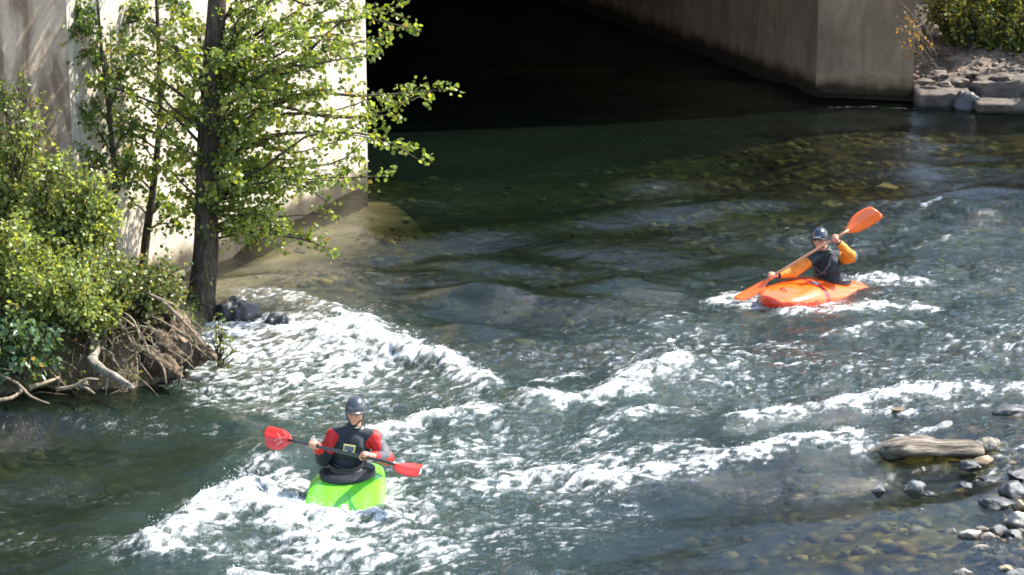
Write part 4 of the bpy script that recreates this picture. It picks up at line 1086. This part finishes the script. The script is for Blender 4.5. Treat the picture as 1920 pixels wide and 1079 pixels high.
def organic(name, prims, voxel, smooth_it, mat, parent, warp=None):
    bm = bmesh.new()
    for p in prims:
        if p[0] == 'c': prim_cap(bm, *p[1:])
        else: prim_ell(bm, *p[1:])
    me = bpy.data.meshes.new("tmp"); bm.to_mesh(me); bm.free()
    t = bpy.data.objects.new("tmp", me); COL.objects.link(t)
    m = t.modifiers.new("r", 'REMESH'); m.mode = 'VOXEL'; m.voxel_size = voxel
    if smooth_it: s = t.modifiers.new("s", 'SMOOTH'); s.iterations = smooth_it; s.factor = .5
    dg = bpy.context.evaluated_depsgraph_get(); me2 = bpy.data.meshes.new_from_object(t.evaluated_get(dg))
    bpy.data.objects.remove(t); bpy.data.meshes.remove(me)
    if warp:
        for v in me2.vertices: v.co = warp(v.co)
    me2.materials.clear()
    return link(name, me2, mat, parent)

def frame(o, fwd, up=(0, 0, 1)):
    f = Vector(fwd).normalized(); u = Vector(up); r = f.cross(u).normalized(); u = r.cross(f).normalized()
    return Matrix.Translation(Vector(o)) @ Matrix((r, f, u)).transposed().to_4x4()      # local x right, y forward, z up

def hand_prims(c, shaft, back, wrist):
    """grip round the shaft: c on the shaft axis, shaft direction (towards the thumb), back: from the shaft to the back of the hand"""
    s = Vector(shaft).normalized(); b = Vector(back); b = (b - s * b.dot(s)).normalized(); t = s.cross(b)
    c = Vector(c); pr = []
    M3 = Matrix((s, b, t)).transposed()
    pr.append(('e', c + b * .034 + t * .004, (.043, .017, .040), M3))
    ln = [.92, 1.0, .95, .8]
    for i in range(4):
        o = (i - 1.5) * -.0205; l = ln[i]; prev = None
        for k, ang in enumerate([35, 85, 140, 195]):
            a = math.radians(ang * (.9 + .1 * l)); rad = .030 if k == 0 else .0265
            q = c + s * o + (b * math.cos(a) - t * -math.sin(a)) * rad
            if prev is not None: pr.append(('c', prev, .0102 - .0008 * k, q, .0096 - .0009 * k, 8))
            prev = q
    prev = c + b * .032 + s * .03 - t * .018
    for ang in (-75, -130, -175):
        a = math.radians(ang); q = c + s * (.043 if ang > -100 else .036) + (b * math.cos(a) - t * -math.sin(a)) * .028
        pr.append(('c', prev, .0118, q, .0105, 8)); prev = q
    pr.append(('c', Vector(wrist), .026, c + b * .034 - t * .012, .027, 12))
    return pr

def head_prims(Mh, neck_to):
    w = lambda x, y, z: Mh @ Vector((x, y, z)); R3 = Mh.to_3x3()
    pr = [('e', w(0, -.012, .035), (.076, .094, .088), R3), ('e', w(0, .018, -.03), (.060, .070, .080), R3), ('e', w(0, .040, -.082), (.040, .038, .030), R3),
          ('c', w(0, .086, .012), .009, w(0, .104, -.022), .0135), ('e', w(-.012, .094, -.025), (.010, .010, .008), R3), ('e', w(.012, .094, -.025), (.010, .010, .008), R3),
          ('c', w(-.038, .070, .030), .012, w(.038, .070, .030), .012), ('e', w(-.040, .058, -.018), (.022, .022, .022), R3), ('e', w(.040, .058, -.018), (.022, .022, .022), R3),
          ('c', w(-.016, .084, -.052), .0075, w(.016, .084, -.052), .0075), ('c', w(-.014, .082, -.062), .008, w(.014, .082, -.062), .008), ('e', w(0, .072, -.092), (.022, .018, .016), R3),
          ('e', w(-.076, -.008, .0), (.010, .020, .032), R3), ('e', w(.076, -.008, .0), (.010, .020, .032), R3),
          ('c', w(0, -.02, -.05), .055, Vector(neck_to), .062)]
    inv = Mh.inverted()
    def warp(co):
        l = inv @ co
        if l.y > .03:
            for sx in (-1, 1):
                d2 = ((l.x - sx * .031) / .017) ** 2 + ((l.z - .006) / .011) ** 2
                if d2 < 6: co = co - R3 @ Vector((0, 1, 0)) * (.010 * math.exp(-d2 * .8))
            d3 = (l.x / .024) ** 2 + ((l.z + .057) / .0028) ** 2
            if d3 < 6: co = co - R3 @ Vector((0, 1, 0)) * (.004 * math.exp(-d3))
        return co
    return pr, warp

def helmet(person, Mh, mat, mode):
    n1, n2 = 40, 18; mb = MB()
    def pt(a, t, sc):
        # a round the head (0 = front), t 0 crown .. 1 rim
        th = t * math.radians(104 if abs(a) > 1.2 else 88 + 8 * (abs(a) / 1.2) ** 2)
        if abs(abs(a) - 1.57) < .6: th = t * math.radians(112)
        x = math.sin(a) * math.sin(th) * .098 * sc; y = math.cos(a) * math.sin(th) * .118 * sc - .010; z = math.cos(th) * .108 * sc + .038
        return Mh @ Vector((x, y, z))
    for sc in (1.0, .93):
        for j in range(n2 + 1):
            for i in range(n1):
                a = -math.pi + 2 * math.pi * i / n1; mb.v.append(pt(a, j / n2, sc))
    o_ = (n2 + 1) * n1
    for j in range(n2):
        for i in range(n1):
            i2 = (i + 1) % n1
            mb.f.append([j * n1 + i, j * n1 + i2, (j + 1) * n1 + i2, (j + 1) * n1 + i][::-1]); mb.f.append([o_ + j * n1 + i, o_ + j * n1 + i2, o_ + (j + 1) * n1 + i2, o_ + (j + 1) * n1 + i]); mb.m += [0, 0]
    for i in range(n1):
        i2 = (i + 1) % n1; mb.f.append([n2 * n1 + i, n2 * n1 + i2, o_ + n2 * n1 + i2, o_ + n2 * n1 + i]); mb.m.append(0)
    h = mb.build("helmet", mat, person)
    mb = MB(); pts = [Mh @ Vector((math.sin(a) * .099, math.cos(a) * .121 - .010, .036 - .012 * (abs(a) / 1.1) ** 2)) for a in np.linspace(-1.1, 1.1, 13)]
    if mode == 'peak':                      # a short brim
        inner = pts; outer = [Mh @ Vector((math.sin(a) * .104, math.cos(a) * .121 - .010 + .042 * math.cos(a / 1.1 * 1.5), .034 - .018 * (abs(a) / 1.1) ** 2)) for a in np.linspace(-1.1, 1.1, 13)]
        for k in (0, -.006):
            for q in inner + outer: mb.v.append(q + Mh.to_3x3() @ Vector((0, 0, k)))
        for i in range(12):
            mb.f += [[i, i + 1, 14 + i, 13 + i], [26 + i, 39 + i, 40 + i, 27 + i], [13 + i, 14 + i, 40 + i, 39 + i]]; mb.m += [0] * 3
        mb.build("brim", mat, h)
    else:
        mb.tube(pts, .006, 6); mb.build("rim", M['black'], h)
        mb = MB(); fr = [Mh @ Vector((math.sin(a) * .1, math.cos(a) * .122 - .010, .060)) for a in np.linspace(-.45, .45, 7)]
        mb.tube(fr, .011, 6, flat=.4); mb.build("badge", M['silver'], h)
    for sx in (-1, 1):
        mb = MB(); mb.tube(spline([Mh @ Vector((sx * .088, .01, .0)), Mh @ Vector((sx * .074, .030, -.055)), Mh @ Vector((sx * .02, .055, -.112))], 7), .007, 5); mb.build("strap", M['black'], h)
    return h

def face_parts(person, Mh):
    for sx in (-1, 1):
        bm = bmesh.new(); bmesh.ops.create_uvsphere(bm, u_segments=12, v_segments=8, radius=.0115); me = bpy.data.meshes.new("eye"); bm.to_mesh(me); bm.free()
        me.transform(Matrix.Translation(Mh @ Vector((sx * .031, .064, .006)))); link("eye", me, M['eye'], person)
        mb = MB(); mb.tube(spline([Mh @ Vector((sx * .048, .070, .022)), Mh @ Vector((sx * .032, .083, .027)), Mh @ Vector((sx * .016, .085, .022))], 6), .0042, 5); mb.build("eyebrow", M['hair'], person)

def paint(o, fn):
    me = o.data; n = len(me.polygons); c = np.empty(n * 3, dtype=np.float32); me.polygons.foreach_get("center", c); c = c.reshape(-1, 3)
    me.polygons.foreach_set("material_index", np.array([fn(Vector(p)) for p in c], dtype=np.int32))

def kayak(name, M4, st, mats, fn, label):
    """st: station, half width, deck, gunwale, keel; loft with rounded sides"""
    root = empty(name, M4.translation); tag(root, label, "kayak")
    S = np.array(st, float); n = 61; xs_ = np.linspace(S[0, 0], S[-1, 0], n)
    cols = []
    for k in range(1, 5):
        c = np.interp(xs_, S[:, 0], S[:, k]); cc = np.concatenate([[c[0]] * 2, c, [c[-1]] * 2]); cols.append(sum(cc[i:i + n] for i in range(5)) / 5)
    seg = 28; mb = MB()
    for i in range(n):
        w, zt, zg, zb = [c[i] for c in cols]
        for s in range(seg):
            a = 2 * math.pi * s / seg; ca, sa = math.cos(a), math.sin(a)
            e = .62 if sa < 0 else .85
            y = w * abs(ca) ** e * (1 if ca > 0 else -1)
            z = zg + (zt - zg) * abs(sa) ** .9 if sa >= 0 else zg - (zg - zb) * abs(sa) ** .7
            mb.v.append(M4 @ Vector((xs_[i], y, z)))
    for i in range(n - 1):
        for s in range(seg):
            s2 = (s + 1) % seg; mb.f.append([i * seg + s, (i + 1) * seg + s, (i + 1) * seg + s2, i * seg + s2]); mb.m.append(0)
    mb.f.append([s for s in range(seg)]); mb.f.append([(n - 1) * seg + s for s in range(seg)][::-1]); mb.m += [0, 0]
    hull = mb.build("hull", mats, root); inv = M4.inverted()
    if fn: paint(hull, lambda p: fn(inv @ p))
    def deck(x, y=0):
        w, zt, zg, zb = [float(np.interp(x, xs_, c)) for c in cols]; q = min(.999, abs(y) / w)
        sa = math.sqrt(max(0, 1 - (q ** (1 / .85)) ** 2)); return zg + (zt - zg) * sa ** .9
    return root, deck
def rim_and_skirt(kroot, person, M4, deck, cx, rx, ry, wx, wr):
    N_ = 44; el = [(cx + rx * math.cos(a), ry * math.sin(a)) for a in np.linspace(0, 2 * math.pi, N_, endpoint=False)]
    zc = deck(cx) + .03
    ring = lambda s, dz: [M4 @ Vector((cx + (x - cx) * s, y * s, zc + dz + (deck(x) - deck(cx)) * .7)) for x, y in el]
    mb = MB(); r = ring(1.0, 0); mb.tube(r + [r[0]], .013, 8, cap=False)
    r2 = ring(.97, -.03); mb.tube(r2 + [r2[0]], .02, 6, cap=False); mb.build("cockpit_rim", M['black'], kroot)
    mb = MB(); rings = [ring(1.035, -.018), ring(1.05, .004), ring(1.0, .018), ring(.86, .022), ring(.70, .03)]
    for k, (s, dz) in enumerate([(1.0, .032), (.97, .06), (.94, .09)]):
        rings.append([M4 @ Vector((wx + (x - cx) / rx * wr * 1.0 * s, y / ry * wr * 1.25 * s, zc + dz)) for x, y in el])
    for q in rings: mb.v += q
    for k in range(len(rings) - 1):
        for i in range(N_):
            i2 = (i + 1) % N_; mb.f.append([k * N_ + i, k * N_ + i2, (k + 1) * N_ + i2, (k + 1) * N_ + i]); mb.m.append(0)
    for i, v in enumerate(mb.v): mb.v[i] = v + Vector((0, 0, .006 * mnoise.noise(v * 14)))
    mb.build("spray_skirt", M['black'], person)

def paddle(name, pl, pr, blade_l, blade_r, shaft_mat, bm_l, bm_r, label, bl=.45, bw=.105, marks=None, curve=.02):
    """pl, pr: tips; blade_x: the face normal of each blade"""
    pl, pr = Vector(pl), Vector(pr); ax = (pr - pl).normalized(); root = empty(name, (pl + pr) / 2); tag(root, label, "paddle")
    a, b = pl + ax * (bl * .9), pr - ax * (bl * .9)
    mb = MB(); mb.tube([a.lerp(b, k / 10) for k in range(11)], .0155, 12); mb.build("shaft", shaft_mat, root)
    for tip, d, nrm, mt in ((pl, ax, blade_l, bm_l), (pr, -ax, blade_r, bm_r)):
        n_ = Vector(nrm); n_ = (n_ - d * n_.dot(d)).normalized(); s = d.cross(n_); mb = MB(); nl, nw = 18, 10
        prof = [(0, .42), (.02, .64), (.06, .82), (.14, .95), (.28, 1.0), (.42, 1.0), (.58, .95), (.72, .8), (.84, .55), (.92, .3), (1.0, .16)]
        for sd in (1, -1):
            for i in range(nl + 1):
                t = i / nl; w = np.interp(t, [q[0] for q in prof], [q[1] for q in prof]) * bw
                for j in range(nw + 1):
                    y = (j / nw - .5) * 2; th = .004 + .010 * math.exp(-(y * w / .014) ** 2)
                    asym = .012 * math.sin(math.pi * min(1, t * 1.2))
                    c = tip + d * (t * bl + .02 * y * (1 - t)) + s * (y * w + asym) + n_ * (curve * (2 * t - 1) ** 2 - curve + sd * th * (1 - .6 * abs(y) ** 6) - .012 * y * y)
                    mb.v.append(c)
        o_ = (nl + 1) * (nw + 1)
        for i in range(nl):
            for j in range(nw):
                k = i * (nw + 1) + j; mb.f += [[k, k + 1, k + nw + 2, k + nw + 1], [o_ + k, o_ + k + nw + 1, o_ + k + nw + 2, o_ + k + 1]]; mb.m += [0, 0]
        loop = [i * (nw + 1) for i in range(nl + 1)] + [nl * (nw + 1) + j for j in range(1, nw + 1)] + [i * (nw + 1) + nw for i in range(nl - 1, -1, -1)] + [j for j in range(nw - 1, 0, -1)]
        for i in range(len(loop)):
            x_, y_ = loop[i], loop[(i + 1) % len(loop)]; mb.f.append([x_, y_, o_ + y_, o_ + x_]); mb.m.append(0)
        bo = mb.build("blade", mt, root)
        bo['tipdata'] = 0
        if marks: marks(tip, d, n_, s, bo)
    return root

def strip(pts, w, nrm, mat, name, parent, th=.002):
    mb = MB(); nrm = Vector(nrm).normalized()
    for i, p in enumerate(pts):
        t = (pts[min(i + 1, len(pts) - 1)] - pts[max(i - 1, 0)]).normalized(); s = t.cross(nrm) * w
        mb.v += [p - s, p + s, p + s + nrm * th, p - s + nrm * th]
    for i in range(len(pts) - 1):
        for k in range(4):
            mb.f.append([i * 4 + k, i * 4 + (k + 1) % 4, i * 4 + 4 + (k + 1) % 4, i * 4 + 4 + k]); mb.m.append(0)
    mb.f += [[0, 1, 2, 3], [len(mb.v) - 4 + k for k in range(4)][::-1]]; mb.m += [0, 0]
    return mb.build(name, mat, parent, smooth=False)

# ---- green kayak and its paddler
gp = P(655, 893, 23.62)
yaw = math.radians(-90 - 1.5)
MG = Matrix.Translation(Vector((gp.x, gp.y - .02, -.03))) @ Matrix.Rotation(yaw, 4, 'Z') @ Matrix.Rotation(math.radians(15), 4, 'Y') @ Matrix.Rotation(math.radians(4), 4, 'X')
STG = [(-.98, .03, -.24, -.28, -.32), (-.9, .10, -.19, -.24, -.30), (-.7, .18, -.08, -.14, -.22), (-.4, .30, .13, .04, -.12), (0, .36, .25, .17, -.10), (.35, .375, .25, .19, -.10), (.6, .375, .245, .195, -.08), (.75, .36, .23, .18, -.04), (.84, .30, .21, .15, .0), (.90, .20, .19, .14, .04), (.93, .09, .17, .14, .08)]
kg, deckg = kayak("kayak", MG, STG, [M['green_p'], M['green_d']], None, "bright lime green whitewater kayak pointing at the camera with its bow in the foam")
pg = empty("person", (gp.x, gp.y, .2)); tag(pg, "paddler in grey peaked helmet and red and black jacket in the green kayak", "person")
rim_and_skirt(kg, pg, MG, deckg, -.07, .215, .255, -.09, .135)
mb = MB(); a = [MG @ Vector((.80, y, deckg(.80, y) + .018)) for y in (-.05, -.02, .02, .05)]; mb.tube(spline([MG @ Vector((.80, -.05, deckg(.80) - .005))] + a[1:3] + [MG @ Vector((.80, .05, deckg(.80) - .005))], 9), .008, 6); mb.build("grab_loop", M['black'], kg)
def deck_patch(M4, deck, xs_, ya, yb, mat, name, parent):
    mb = MB(); m_ = 9
    for x in xs_:
        for k in range(m_):
            y = ya(x) + (yb(x) - ya(x)) * k / (m_ - 1); mb.v.append(M4 @ Vector((x, y, deck(x, y) + .006)))
    for i in range(len(xs_) - 1):
        for k in range(m_ - 1):
            a = i * m_ + k; mb.f.append([a, a + m_, a + m_ + 1, a + 1]); mb.m.append(0)
    return mb.build(name, mat, parent)
deck_patch(MG, deckg, np.linspace(.32, .66, 14), lambda x: .055 + (x - .38) * .10, lambda x: .060 + (x - .38) * .42, M['green_d'], "deck_shade", kg)  # shade of the turned-away deck facet, painted on in dark green
for (x, y, r, mt) in ((.50, .015, .024, 'white'), (.53, .045, .018, 'yellow'), (.66, -.10, .014, 'green_d'), (.66, -.06, .010, 'green_d')):
    strip([MG @ Vector((x - r, y, deckg(x, y) + .001)), MG @ Vector((x + r, y, deckg(x, y) + .001))], r * .9, MG.to_3x3() @ Vector((0, 0, 1)), M[mt], "sticker", kg, .003)

YB = gp.y + .10
def person_parts(root, J, Mh, fwd, mats, vest_mat, fold_seed=0):
    """J: joints in world space"""
    fwd = Vector(fwd).normalized()
    up = (J['neck'] - J['pelvis']).normalized(); side = fwd.cross(up).normalized(); fw2 = up.cross(side).normalized()
    R3 = Matrix((side, fw2, up)).transposed()
    Ch = J['pelvis'].lerp(J['neck'], .66); Be = J['pelvis'].lerp(J['neck'], .25)
    hp, warp = head_prims(Mh, J['neck'])
    body = hp + [('e', Ch, (.155, .105, .16), R3), ('e', Be, (.135, .10, .17), R3), ('c', J['pelvis'], .12, Be, .12)]
    for a in ('l', 'r'):
        body += [('c', J['neck'], .05, J['sh' + a], .055), ('c', J['sh' + a], .055, J['el' + a], .042), ('c', J['el' + a], .042, J['wr' + a], .027)]
        body += J['hand' + a]
    for s_ in (-1, 1):                       # the legs lie out of sight inside the boat
        hip = J['pelvis'] + side * .06 * s_ + Vector((0, 0, J.get('lz', 0))); kn = hip + fwd * .32 + side * .05 * s_ - Vector((0, 0, .015)); ft = kn + fwd * .22 - side * .04 * s_ - Vector((0, 0, .06))
        body += [('c', hip, .07, kn, .05), ('c', kn, .045, ft, .035), ('c', ft, .03, ft + fwd * .06 + Vector((0, 0, .01)), .025)]
    organic("body", body, .0052, 3, M['skin'], root, warp)
    jk = [('e', Ch + up * .01, (.178, .122, .168), R3), ('e', Be, (.150, .118, .17), R3), ('c', J['pelvis'] - up * .05, .138, Be, .138), ('c', J['neck'] - up * .03, .070, J['neck'] + up * .035, .062)]
    for a in ('l', 'r'):
        jk += [('c', J['neck'] - up * .02, .062, J['sh' + a], .078), ('c', J['sh' + a], .082, J['el' + a], .070), ('c', J['el' + a], .070, J['wr' + a].lerp(J['el' + a], .16), .046)]
    def wr(co):
        n = mnoise.noise(co * 9 + Vector((fold_seed, 0, 0))) * .012 + mnoise.noise(co * 22) * .006
        return co + (co - J['pelvis'].lerp(J['neck'], .5)).normalized() * n
    jacket = organic("jacket", jk, .008, 4, mats, root, wr)
    vs = [('e', Ch - up * .02, (.186, .150, .135), R3), ('e', Be + up * .06, (.168, .140, .12), R3)]
    for s_ in (-1, 1):
        vs += [('c', Ch + side * .09 * s_ + up * .05 + fw2 * .10, .034, J['neck'] + side * .085 * s_ - up * .025 + fw2 * .0, .028), ('c', Ch + side * .09 * s_ + up * .05 - fw2 * .10, .034, J['neck'] + side * .085 * s_ - up * .025, .028)]
    vest = organic("life_vest", vs, .008, 2, vest_mat, root, lambda co: co + R3 @ Vector((0, .006 * mnoise.noise(co * 14), 0)))
    mb = MB(); nc = J['neck'] + up * .035
    pts = [nc + side * math.cos(t) * .064 + fw2 * math.sin(t) * .066 for t in np.linspace(0, 2 * math.pi, 17)]; mb.tube(pts, .014, 6, cap=False); mb.build("collar", M['black'], root)
    return jacket, vest, R3, Ch, Be, up, fw2, side

fwdG = Vector((-.10, -1, 0)).normalized()
hl, hr = P(588, 836, 23.40), P(685, 858, 23.12)          # fists on the shaft: photo left, photo right
axp = (hr - hl).normalized()
tl, tr_ = hl - axp * .55, hr + axp * .60
J = {'pelvis': P(650, 900, YB), 'neck': P(663, 805, YB - .03), 'shr': P(627, 818, YB), 'shl': P(702, 822, YB - .02)}
J['elr'] = P(606, 862, YB - .07); J['ell'] = P(725, 860, YB - .10)
J['wrr'] = hl + Vector((.02, .07, -.01)); J['wrl'] = hr + Vector((.06, .06, -.005))
J['handr'] = hand_prims(hl, axp, Vector((.0, -.25, .9)), J['wrr']); J['handl'] = hand_prims(hr, -axp, Vector((.1, -.3, .9)), J['wrl'])
hc = P(667, 772, YB - .05)
MhG = frame(hc, (-.25, -1, -.05), (0.05, 0, 1))
# jacket: black body, red shoulders and cuffs, grey upper sleeves on the photo right
def jg(p):
    u, v = proj(p)
    for e, s_, w_ in (('elr', 'shr', 'wrr'), ('ell', 'shl', 'wrl')):
        d_up = (p - J[s_].lerp(J[e], .35)).length; d_sh = (p - J[s_]).length
    q = p
    if (q - J['wrl']).length < .13 or (q - J['wrr']).length < .12: return 1
    if (q - J['shl'].lerp(J['ell'], .25)).length < .115 and q.y < J['shl'].y + .01 and q.x < J['shl'].x + .045: return 1
    if (q - J['shr'].lerp(J['elr'], .25)).length < .125 and q.y < J['shr'].y + .06: return 1
    if q.x > J['shl'].x + .065 and q.z > J['ell'].z + .05: return 2
    if q.x > J['shl'].x + .0: return 1
    return 0
jk_, vest, R3, Ch, Be, up_, fw2, side = person_parts(pg, J, MhG, fwdG, [M['vest'], M['red_c'], M['grey_c']], M['vest'])
paint(jk_, jg)
def patch(root, Mx, w, h, m1, m2, name="patch"):
    mb = MB(); mb.box((-w, 0, -h), (w, .006, h), Mx); o1 = mb.build(name, M[m1], root, smooth=False)
    mb = MB(); mb.box((-w * .8, .0061, -h * .68), (w * .8, .009, h * .68), Mx); mb.build("print", M[m2], o1, smooth=False)
Mx = Matrix.Translation(Ch + up_ * .035 + fw2 * .142) @ R3.to_4x4(); patch(vest, Mx @ Matrix.Translation((0, -.004, 0)), .055, .034, 'yellow', 'bluegrey')
mb = MB(); wst = Be + up_ * .0
mb.tube([wst + R3 @ Vector((math.cos(t) * .168, math.sin(t) * .142, .035)) for t in np.linspace(0, 2 * math.pi, 25)], .010, 6, cap=False); mb.build("belt", M['grey_c'], vest)
helmet(pg, MhG, M['helm_g'], 'peak'); face_parts(pg, MhG)
def chev(tip, d, n_, s, bo):
    if tip.x > hl.x: return
    f = -1 if n_.y > 0 else 1
    off = n_ * f * .0135
    for y0, k in ((.0, 0), (.035, 1), (-.03, 2)):
        pts = [tip + d * (.14 + k * .03) + s * (y0 + .035) + off, tip + d * (.19 + k * .03) + s * (y0) + off, tip + d * (.14 + k * .03) + s * (y0 - .035) + off]
        strip(pts, .0045, n_ * f, M['mark'], "mark", bo, .004)
M['mark'] = simple("pale_red_print", (0.75, 0.28, 0.22), .5, bump=0)
paddle("paddle", tl, tr_, (0, -1, .55), (.1, -.35, 1), M['shaft'], M['blade_r'], M['blade_r'], "black shafted paddle with red blades held level by the paddler of the green kayak", .30, .105, chev)

# ---- orange kayak and its paddler
op = P(1556, 545, 30.75)
yo = math.atan2(-.74, -.67)
MO = Matrix.Translation(Vector((op.x - .02, op.y + .08, -.125))) @ Matrix.Rotation(yo, 4, 'Z') @ Matrix.Rotation(math.radians(-4), 4, 'Y') @ Matrix.Rotation(math.radians(-6), 4, 'X')
STO = [(-1.10, .03, .03, .0, -.03), (-1.0, .12, .07, .01, -.05), (-.75, .22, .14, .05, -.08), (-.42, .30, .22, .09, -.10), (0, .33, .29, .12, -.11), (.3, .34, .33, .14, -.11), (.55, .33, .33, .16, -.09), (.8, .31, .30, .19, -.04), (.98, .28, .27, .20, .02), (1.12, .22, .24, .19, .07), (1.20, .11, .21, .18, .11)]
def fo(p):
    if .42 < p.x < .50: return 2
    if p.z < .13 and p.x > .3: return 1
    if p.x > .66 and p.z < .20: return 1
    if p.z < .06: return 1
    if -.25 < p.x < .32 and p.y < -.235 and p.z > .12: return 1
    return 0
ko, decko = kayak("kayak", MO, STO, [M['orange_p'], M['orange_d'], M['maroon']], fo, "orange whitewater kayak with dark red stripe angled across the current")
po = empty("person", (op.x, op.y, .2)); tag(po, "paddler in dark blue helmet and amber and black jacket in the orange kayak", "person")
rim_and_skirt(ko, po, MO, decko, -.04, .25, .205, .0, .12)
strip([MO @ Vector((.46, y, decko(.46, y) + .002)) for y in (.06, .10, .14)], .036, MO.to_3x3() @ Vector((0, .2, 1)), M['silver'], "decal", ko, .004)
mb = MB(); mb.tube(spline([MO @ Vector((.95, -.05, decko(.95) - .005)), MO @ Vector((.95, 0, decko(.95) + .025)), MO @ Vector((.95, .05, decko(.95) - .005))], 9), .008, 6); mb.build("grab_loop", M['black'], ko)
YO = op.y + .02
h1, h2 = P(1447, 519, YO - .42), P(1566, 447, YO - .30)
ax2 = (h2 - h1).normalized()
t1, t2 = h1 - ax2 * .50, h2 + ax2 * .60
J = {'pelvis': P(1562, 548, YO), 'neck': P(1547, 472, YO - .08), 'shr': P(1517, 488, YO - .14), 'shl': P(1580, 484, YO - .02)}
J['lz'] = .05; J['elr'] = P(1490, 512, YO - .32); J['ell'] = P(1598, 500, YO - .20)
J['wrr'] = h1 + Vector((.07, .05, .0)); J['wrl'] = h2 + Vector((.035, .05, -.05))
J['elr'] = (J['shr'] + J['wrr']) / 2 + Vector((.0, -.02, -.045))
J['ell'] = P(1598, 482, YO - .22)
J['handr'] = hand_prims(h1, ax2, Vector((.1, -.2, .9)), J['wrr']); J['handl'] = hand_prims(h2, -ax2, Vector((.5, -.4, .5)), J['wrl'])
fwdO = Vector((-.72, -.7, 0)).normalized()
MhO = frame(P(1537, 449, YO - .13), (-.45, -1, -.12), (-.08, 0, 1))
jk_, vest, R3, Ch, Be, up_, fw2, side = person_parts(po, J, MhO, fwdO, [M['vest'], M['amber_c'], M['grey_c']], M['vest'], 5)
def jo(q):
    for s_, e, w in (('shr', 'elr', 'wrr'), ('shl', 'ell', 'wrl')):
        if (q - J[w]).length < .05: return 0
        for t in (.25, .5, .75, 1.0):
            if (q - J[s_].lerp(J[e], t)).length < .085:
                return 2 if (s_ == 'shl' and q.x > J['ell'].x + .03) else 1
            if (q - J[e].lerp(J[w], t)).length < .075: return 1
    if q.z < J['pelvis'].z + .16 : return 1 if q.x > J['pelvis'].x + .08 and q.z > J['pelvis'].z + .09 else 0
    return 0
paint(jk_, jo)
strip(spline([Ch + R3 @ Vector((.12, .145, .10)), Ch + R3 @ Vector((0, .165, .0)), Ch + R3 @ Vector((-.10, .15, -.02))], 8), .010, fw2, M['grey_c'], "strap", vest, .006)
strip(spline([Ch + R3 @ Vector((-.14, .14, .08)), Ch + R3 @ Vector((-.03, .163, -.03)), Ch + R3 @ Vector((.10, .15, -.05))], 8), .010, fw2, M['grey_c'], "strap", vest, .006)
helmet(po, MhO, M['helm_b'], 'badge'); face_parts(po, MhO)
paddle("paddle", t1, t2, (.2, -.12, 1), (0, -1, .15), M['shaft_o'], M['blade_o'], M['blade_o'], "paddle with large orange blades raised at the right by the paddler of the orange kayak", .46, .11, None)

# ------------------------------------------------------------------ spray: droplets thrown up where the river breaks
random.seed(5)
ico_v = np.array([(0, 0, 1), (.9, 0, .0), (0, .9, 0), (-.9, 0, 0), (0, -.9, 0), (0, 0, -1)]); ico_f = np.array([(0, 1, 2), (0, 2, 3), (0, 3, 4), (0, 4, 1), (5, 2, 1), (5, 3, 2), (5, 4, 3), (5, 1, 4)])
V, F = [], []; b = 0; cnt = 0
w_ = np.clip(foam - .45, 0, 1) * (lift + .02); w_ = (w_ / w_.sum()).ravel(); idx = rng.choice(w_.size, 4200, p=w_)
for k in idx:
    j, i = divmod(int(k), nx); h = abs(random.gauss(0, 1)) ** 1.3 * (.01 + lift[j, i] * .16)
    s = random.uniform(.002, .006); V.append(ico_v * s * np.array([1, 1, random.uniform(1, 1.8)]) + np.array([gx[i] + random.gauss(0, .02), gy[j] + random.gauss(0, .02), Hh[j, i] + h])); F.append(ico_f + b); b += 6
me = bpy.data.meshes.new("spray"); me.from_pydata(np.concatenate(V).tolist(), [], np.concatenate(F).tolist())
o = link("spray", me, M['spray']); tag(o, "white spray thrown up over the breaking waves", None, None, 'stuff')
